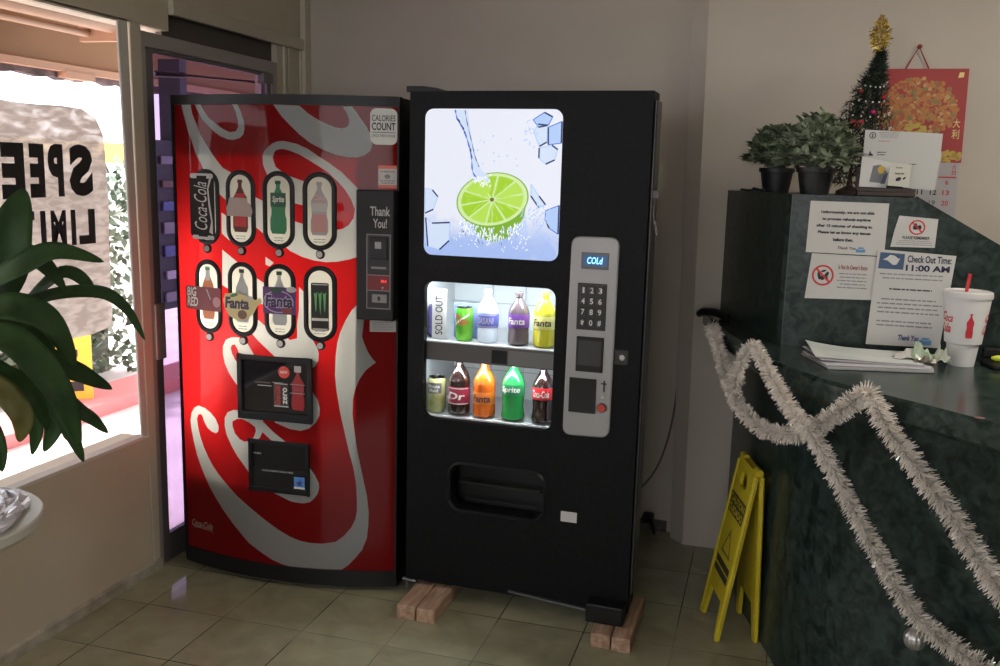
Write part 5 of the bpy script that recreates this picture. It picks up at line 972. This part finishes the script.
# wall calendar
cl = thing('wall_calendar', 'red wall calendar with an orange fruit tree picture above a date pad', 'calendar', (.525, 3.992, 2.04), 0)
kc = lambda x, z, o: (x-.525, -.003-o, z-2.04)
b = MB(); b.prism([(.372-.525, 2.043-2.04), (.672-.525, 2.042-2.04), (.678-.525, 1.69-2.04), (.376-.525, 1.69-2.04)], -.003, .003, 'y'); bd_ = b.build('picture_board', noisy(mat('calendar_red', (.42, .035, .03), .45), (.38, .03, .03), (.46, .05, .045), 4, 2), cl)
r = random.Random(14)
ORN = [mat('orange_fruit', (.55, .22, .06), .5), mat('orange_fruit_deep', (.45, .13, .05), .5), mat('orange_fruit_pale', (.62, .36, .14), .5), mat('fruit_leaf', (.30, .22, .07), .5)]
bf = MB(); k = 0
for i in range(560):
    a = r.uniform(0, 6.28); q = sqrt(r.random()); x, z = .502+.142*q*cos(a), 1.890+.118*q*sin(a)
    if z < 1.83 and abs(x-.50) < .05: continue
    bf.cur = r.choice((0, 0, 1, 2, 0, 1, 3)); rr = r.uniform(.006, .0105); k += 1
    P = [kc(p[0], p[1], .0006+k*2e-6) for p in ellipse(x, z, rr, rr*.95, 12)]; bf.add(P, [tuple(range(12))])
bf.build('fruit_tree_print', ORN, bd_)
YE = [mat('print_gold', (.58, .44, .07), .5), mat('print_gold_deep', (.46, .30, .05), .5), ORN[2]]
k = 0
for cx_, cz_, rx_, rz_, nn in ((.495, 1.805, .045, .040, 60), (.625, 1.715, .055, .022, 50), (.55, 1.71, .07, .014, 40)):
    bf = MB()
    for i in range(nn):
        a = r.uniform(0, 6.28); q = sqrt(r.random()); x, z = cx_+rx_*q*cos(a), cz_+rz_*q*sin(a); x = min(x, .668); bf.cur = r.choice((0, 0, 1, 2)); k += 1
        bf.add([kc(p[0], p[1], .0014+k*2e-6) for p in ellipse(x, z, r.uniform(.006, .012), r.uniform(.004, .010), 8)], [tuple(range(8))])
    bf.build('gold_print', YE, bd_)
GOLD = mat('foil_gold', (.80, .62, .25), .3, .6)
lettering([('大', .634, 1.822, .660, 1.856, 0, .01), ('利', .634, 1.780, .660, 1.816, 0, .01)], kc, .002, GOLD, bd_)
sheet('foil_stamp', [[(.636, 2.008), (.655, 2.010), (.657, 2.028), (.640, 2.028)]], kc, .002, GOLD, bd_)
b = MB(); b.prism([(.38-.525, 1.691-2.04), (.672-.525, 1.690-2.04), (.676-.525, 1.44-2.04), (.384-.525, 1.44-2.04)], -.008, .003, 'y'); pd = b.build('date_pad', mat('pad_paper', (.50, .48, .49), .7), cl)
kd = lambda x, z, o: (x-.525, -.008-o, z-2.04)
lettering([('六', .648, 1.664, .662, 1.682, 0, .02), ('日', .648, 1.644, .662, 1.660, 0, .02), ('6', .6285, 1.606, .640, 1.624, 0, .02), ('13', .622, 1.566, .646, 1.585, 0, .02), ('20', .622, 1.526, .646, 1.545, 0, .02)], kd, .0006, REDINK, pd)
lettering([('11', .530, 1.566, .550, 1.585, 0, .02), ('12', .577, 1.566, .601, 1.585, 0, .02), ('18', .530, 1.526, .552, 1.545), ('19', .577, 1.526, .599, 1.545)], kd, .0006, INK, pd)
sheet('red_rule', [rect(.39, 1.632, .665, 1.637)], kd, .0006, REDINK, pd)
b = MB(); b.tube([(.448-.525, -.003, .003), (.488-.525, -.008, .083), (.530-.525, -.003, .003)], .0032, 6); b.ball((.490-.525, -.008, .084), .009, 8, 6); b.build('hanging_ribbon', mat('ribbon_dark_red', (.30, .03, .03), .6), cl)

# ------------------------------------------------------------------ tinsel garlands and bauble
def garland(lab, P, R0, R1, seed):
    t = thing('tinsel_garland', lab, 'garland', P[0], 0, 'tinsel on the counter'); r = random.Random(seed)
    Q = catmull([Vector(p)-Vector(P[0]) for p in P], 10); d = [0]
    for a, b_ in zip(Q, Q[1:]): d.append(d[-1]+(b_-a).length)
    MB().tube(Q, .003, 5).build('core_wire', mat('tinsel_core', (.45, .43, .40), .4), t)
    b = MB(); N = int(d[-1]*4200); j = 0
    for i in range(N):
        s = d[-1]*i/N
        while d[j+1] < s: j += 1
        u = (s-d[j])/(d[j+1]-d[j]+1e-9); p = Q[j].lerp(Q[j+1], u); tg = (Q[j+1]-Q[j]).normalized(); f = s/d[-1]; R = (R0+(R1-R0)*f)*r.uniform(.65, 1.15)*(1.25 if f < .035 else 1)
        a = r.uniform(0, 6.28); o = tg.orthogonal().normalized(); v = (o*cos(a)+tg.cross(o)*sin(a)+tg*r.uniform(-.1, .75)).normalized()*R; w = v.cross(Vector((r.uniform(-1, 1), r.uniform(-1, 1), r.uniform(-1, 1)))).normalized()*r.uniform(.0012, .0022)
        b.cur = 2 if r.random() < .05 else (1 if r.random() < .3 else 0); m = p+v*.6+Vector((0, 0, .002))
        b.add([p-w*.6, p+w*.6, m+w, m-w, p+v+w*.5, p+v-w*.5], [(0, 1, 2, 3), (3, 2, 4, 5)])
    b.build('tinsel', [mat('tinsel_white', (.86, .80, .74), .3, 0, .6), mat('tinsel_cream', (.74, .67, .60), .35), mat('tinsel_sparkle', (.8, .85, .72), .08, .9)], t)
garland('white tinsel garland swagged along the ledge edge and hanging off to the right', GARLAND_A, .027, .036, 1)
garland('white tinsel garland looped over the ledge corner and trailing down past the silver bauble', GARLAND_B, .025, .036, 2)
ob = thing('silver_bauble', 'silver ribbed bauble hanging below the lower tinsel garland', 'bauble', (.432, 2.470, .438), 0)
b = MB(); vs = []; n, m_ = 48, 14
for i in range(m_+1):
    a = pi*i/m_
    for k in range(n): rr = .029*(1-.07*(k % 4 in (0, 1)) *sin(a)); vs.append((rr*sin(a)*cos(2*pi*k/n), rr*sin(a)*sin(2*pi*k/n), -.030*cos(a)))
b.add(vs, [(i*n+k, i*n+(k+1) % n, (i+1)*n+(k+1) % n, (i+1)*n+k) for i in range(m_) for k in range(n)])
b.build('bauble_body', mat('silver_satin', (.50, .49, .48), .32, .75), ob, smooth=True)
b = MB(); b.lathe([(.008, .028), (.008, .038), (.004, .040)], 12); b.tube([(0, 0, .038), (.006, 0, .050), (.008, 0, .062)], .001, 5); b.build('bauble_cap', STEEL, ob)
ho = thing('ledge_cap', 'black cap on the far left end of the counter ledge', 'cap', (-.245, 3.90, 1.05)); del ho
bpy.data.objects.remove(bpy.data.objects['ledge_cap'])
b = MB(); b.tube([(-.262, 3.86-3.2, 1.06), (-.240, 3.74-3.2, 1.085), (-.19, 3.70-3.2, 1.09), (-.14, 3.68-3.2, 1.075)], .016, 8); b.build('ledge_end_cap', BLACK, CT, smooth=True)

# ------------------------------------------------------------------ folding floor sign
YL = noisy(mat('sign_yellow', (.60, .48, .02), .4), (.52, .41, .015), (.64, .52, .03), 9, 4)
fs = thing('floor_sign', 'yellow folding wet floor sign standing against the counter base', 'sign', (-.048, 3.285, 0), radians(16))
def aframe(xb, xt, dark, nm):
    H = .615; y0, y1 = -.125, .125
    q = lambda y, z, o: (xb+(xt-xb)*z/H-o*(1 if xb < xt else -1), y, z)
    b = MB(); out = [(y0, 0), (y0+.03, 0), (y0+.052, .125), (y1-.052, .125), (y1-.03, 0), (y1, 0), (y1-.012, H-.02), (y1-.03, H), (y0+.03, H), (y0+.012, H-.02)]
    hole = rrect(-.045, .525, .045, .575, .02)
    v, f = cdt([out, hole]); keep = [t for t in f if inside((sum(v[i][0] for i in t)/3, sum(v[i][1] for i in t)/3), out) and not inside((sum(v[i][0] for i in t)/3, sum(v[i][1] for i in t)/3), hole)]
    b.add([q(p[0], p[1], 0) for p in v], keep); o = b.build(nm, YL, fs); s = o.modifiers.new('thickness', 'SOLIDIFY'); s.thickness = .014; s.offset = 0
    rib = MB()
    for side in (-1, 1): rib.tube([q(side*.119, .0, .004), q(side*.109, .60, .004)], .008, 6)
    rib.build('edge_rib', YL, o, smooth=True)
    if dark:
        PK = mat('faded_black', (.035, .033, .022), .6); lettering([('CAUTION', .088, .455, -.088, .482, 0, .03), ('CUIDADO', .088, .420, -.088, .447, 0, .03)], q, .0085, YL, o)
        sheet('black_band', [rect(-.095, .413, .095, .488)], q, .0075, PK, o); sheet('black_band', [rect(-.088, .190, .088, .215), rect(-.088, .222, .088, .247)], q, .0075, PK, o)
        sheet('warning_triangle', [[(-.06, .27), (.06, .27), (0, .37)], [(-.042, .28), (.042, .28), (0, .35)]], q, .0075, mat('faded_grey_print', (.16, .14, .05), .6), o)
aframe(-.072, .032, True, 'front_leaf'); aframe(.062, .044, False, 'rear_leaf')
b = MB(); b.tube([(.038, -.115, .615), (.038, -.07, .615)], .012, 10); b.tube([(.038, .07, .615), (.038, .115, .615)], .012, 10); b.build('hinge_knuckle', YL, fs, smooth=True)

# ------------------------------------------------------------------ plant stand and big leafy plant at the left edge
TC = (-1.950, 1.69)
tb = thing('side_table', 'white round-topped stand at the left edge of the picture', 'table', (TC[0], TC[1], 0))
b = MB(); b.lathe([(.06, .60), (.15, .64), (.20, .672), (.235, .684), (.258, .692), (.268, .704), (.268, .724), (.264, .728)], 48); b.build('table_top', mat('stand_white', (.62, .61, .55), .45), tb, smooth=True)
b = MB(); b.lathe([(.17, 0), (.17, .02), (.06, .05), (.045, .3), (.055, .55), (.08, .61)], 32); b.build('pedestal', mat('stand_white'), tb, smooth=True)
b = MB(); P = [(.15+.05*cos(t)*(1-t/9), -.09-.05*sin(t)*(1-t/9), .60+.004*t) for t in [i*.35 for i in range(20)]]; b.tube(P, .008, 6); b.build('scroll', mat('stand_white'), tb, smooth=True)
cr = random.Random(6); b = MB(); n = 22; vs = []; fs_ = []
for i in range(n):
    for k in range(36):
        q = .12+.115*i/(n-1); a = 2*pi*k/36; rr = q+.012*sin(a*5+i)*(i/n)+cr.uniform(-.006, .006); vs.append((rr*cos(a), rr*sin(a), .731+abs(cr.gauss(0, .006))+.016*(1-i/n)))
for i in range(n-1):
    for k in range(36): fs_.append((i*36+k, i*36+(k+1) % 36, (i+1)*36+(k+1) % 36, (i+1)*36+k))
o = b.add(vs, fs_).build('crinkled_wrap', mat('white_plastic_wrap', (.62, .60, .64), .25)); o.location = (TC[0], TC[1], 0); tag(o, 'crumpled white plastic wrap around the plant pot on the white stand', 'wrap')
s = o.modifiers.new('thickness', 'SOLIDIFY'); s.thickness = .0012
pl = thing('potted_plant', 'large dark green leafy plant in front of the window at the left edge', 'plant', (TC[0], TC[1], .728))
O = Vector((TC[0], TC[1], .728))
b = MB(); b.lathe([(.075, .002), (.10, .17), (.108, .172), (.108, .19), (.098, .19), (.094, .165), (0, .165)], 28); b.build('pot', mat('pot_brown', (.10, .05, .03), .5), pl, smooth=True)
GRN = noisy(mat('plant_leaf', (.02, .05, .015), .5, spec=.2), (.016, .042, .012), (.030, .070, .020), 14, 3); OLV = noisy(mat('plant_leaf_olive', (.09, .09, .02), .45), (.07, .075, .015), (.14, .12, .03), 14, 3)
for m in (GRN, OLV): m.node_tree.nodes['Principled BSDF'].inputs['Transmission Weight'].default_value = 0
CAMP = Vector((0, 0, 1.6)); STM = mat('plant_stem', (.04, .075, .02), .5)
for P, w, c in LEAVES:
    Q = catmull([Vector(p)-O for p in P], 8); b = MB(); vs = []; fs_ = []; N = len(Q)
    for i, p in enumerate(Q):
        t = (Q[min(i+1, N-1)]-Q[max(i-1, 0)]).normalized(); view = (CAMP-O-p).normalized(); nrm = (view*.8+Vector((0, 0, .75))+Vector((.2, -.1, 0))).normalized(); s = t.cross(nrm).normalized(); nn = s.cross(t); u = i/(N-1)
        ww = w*2.25*(u**.62)*max(1-u, 0)**.85+.0006
        for k in range(-3, 4): h = k/3; vs.append(p+s*ww*h+nn*(abs(h)*ww*.22+ww*.05*sin(u*17+k)))
    for i in range(N-1):
        for k in range(6): a = i*7+k; fs_.append((a, a+1, a+8, a+7))
    lo = b.add(vs, fs_).build('leaf', OLV if c else GRN, pl, smooth=True); sm = lo.modifiers.new('thickness', 'SOLIDIFY'); sm.thickness = .001
    base = Vector((random.uniform(-.04, .04), random.uniform(-.04, .04), .165)); b = MB(); b.tube(catmull([base, (base+Q[0])/2+Vector((0, 0, .04)), Q[0], Q[2]], 5), [.004]*15+[.0025], 6); b.build('leaf_stem', STM, lo, smooth=True)
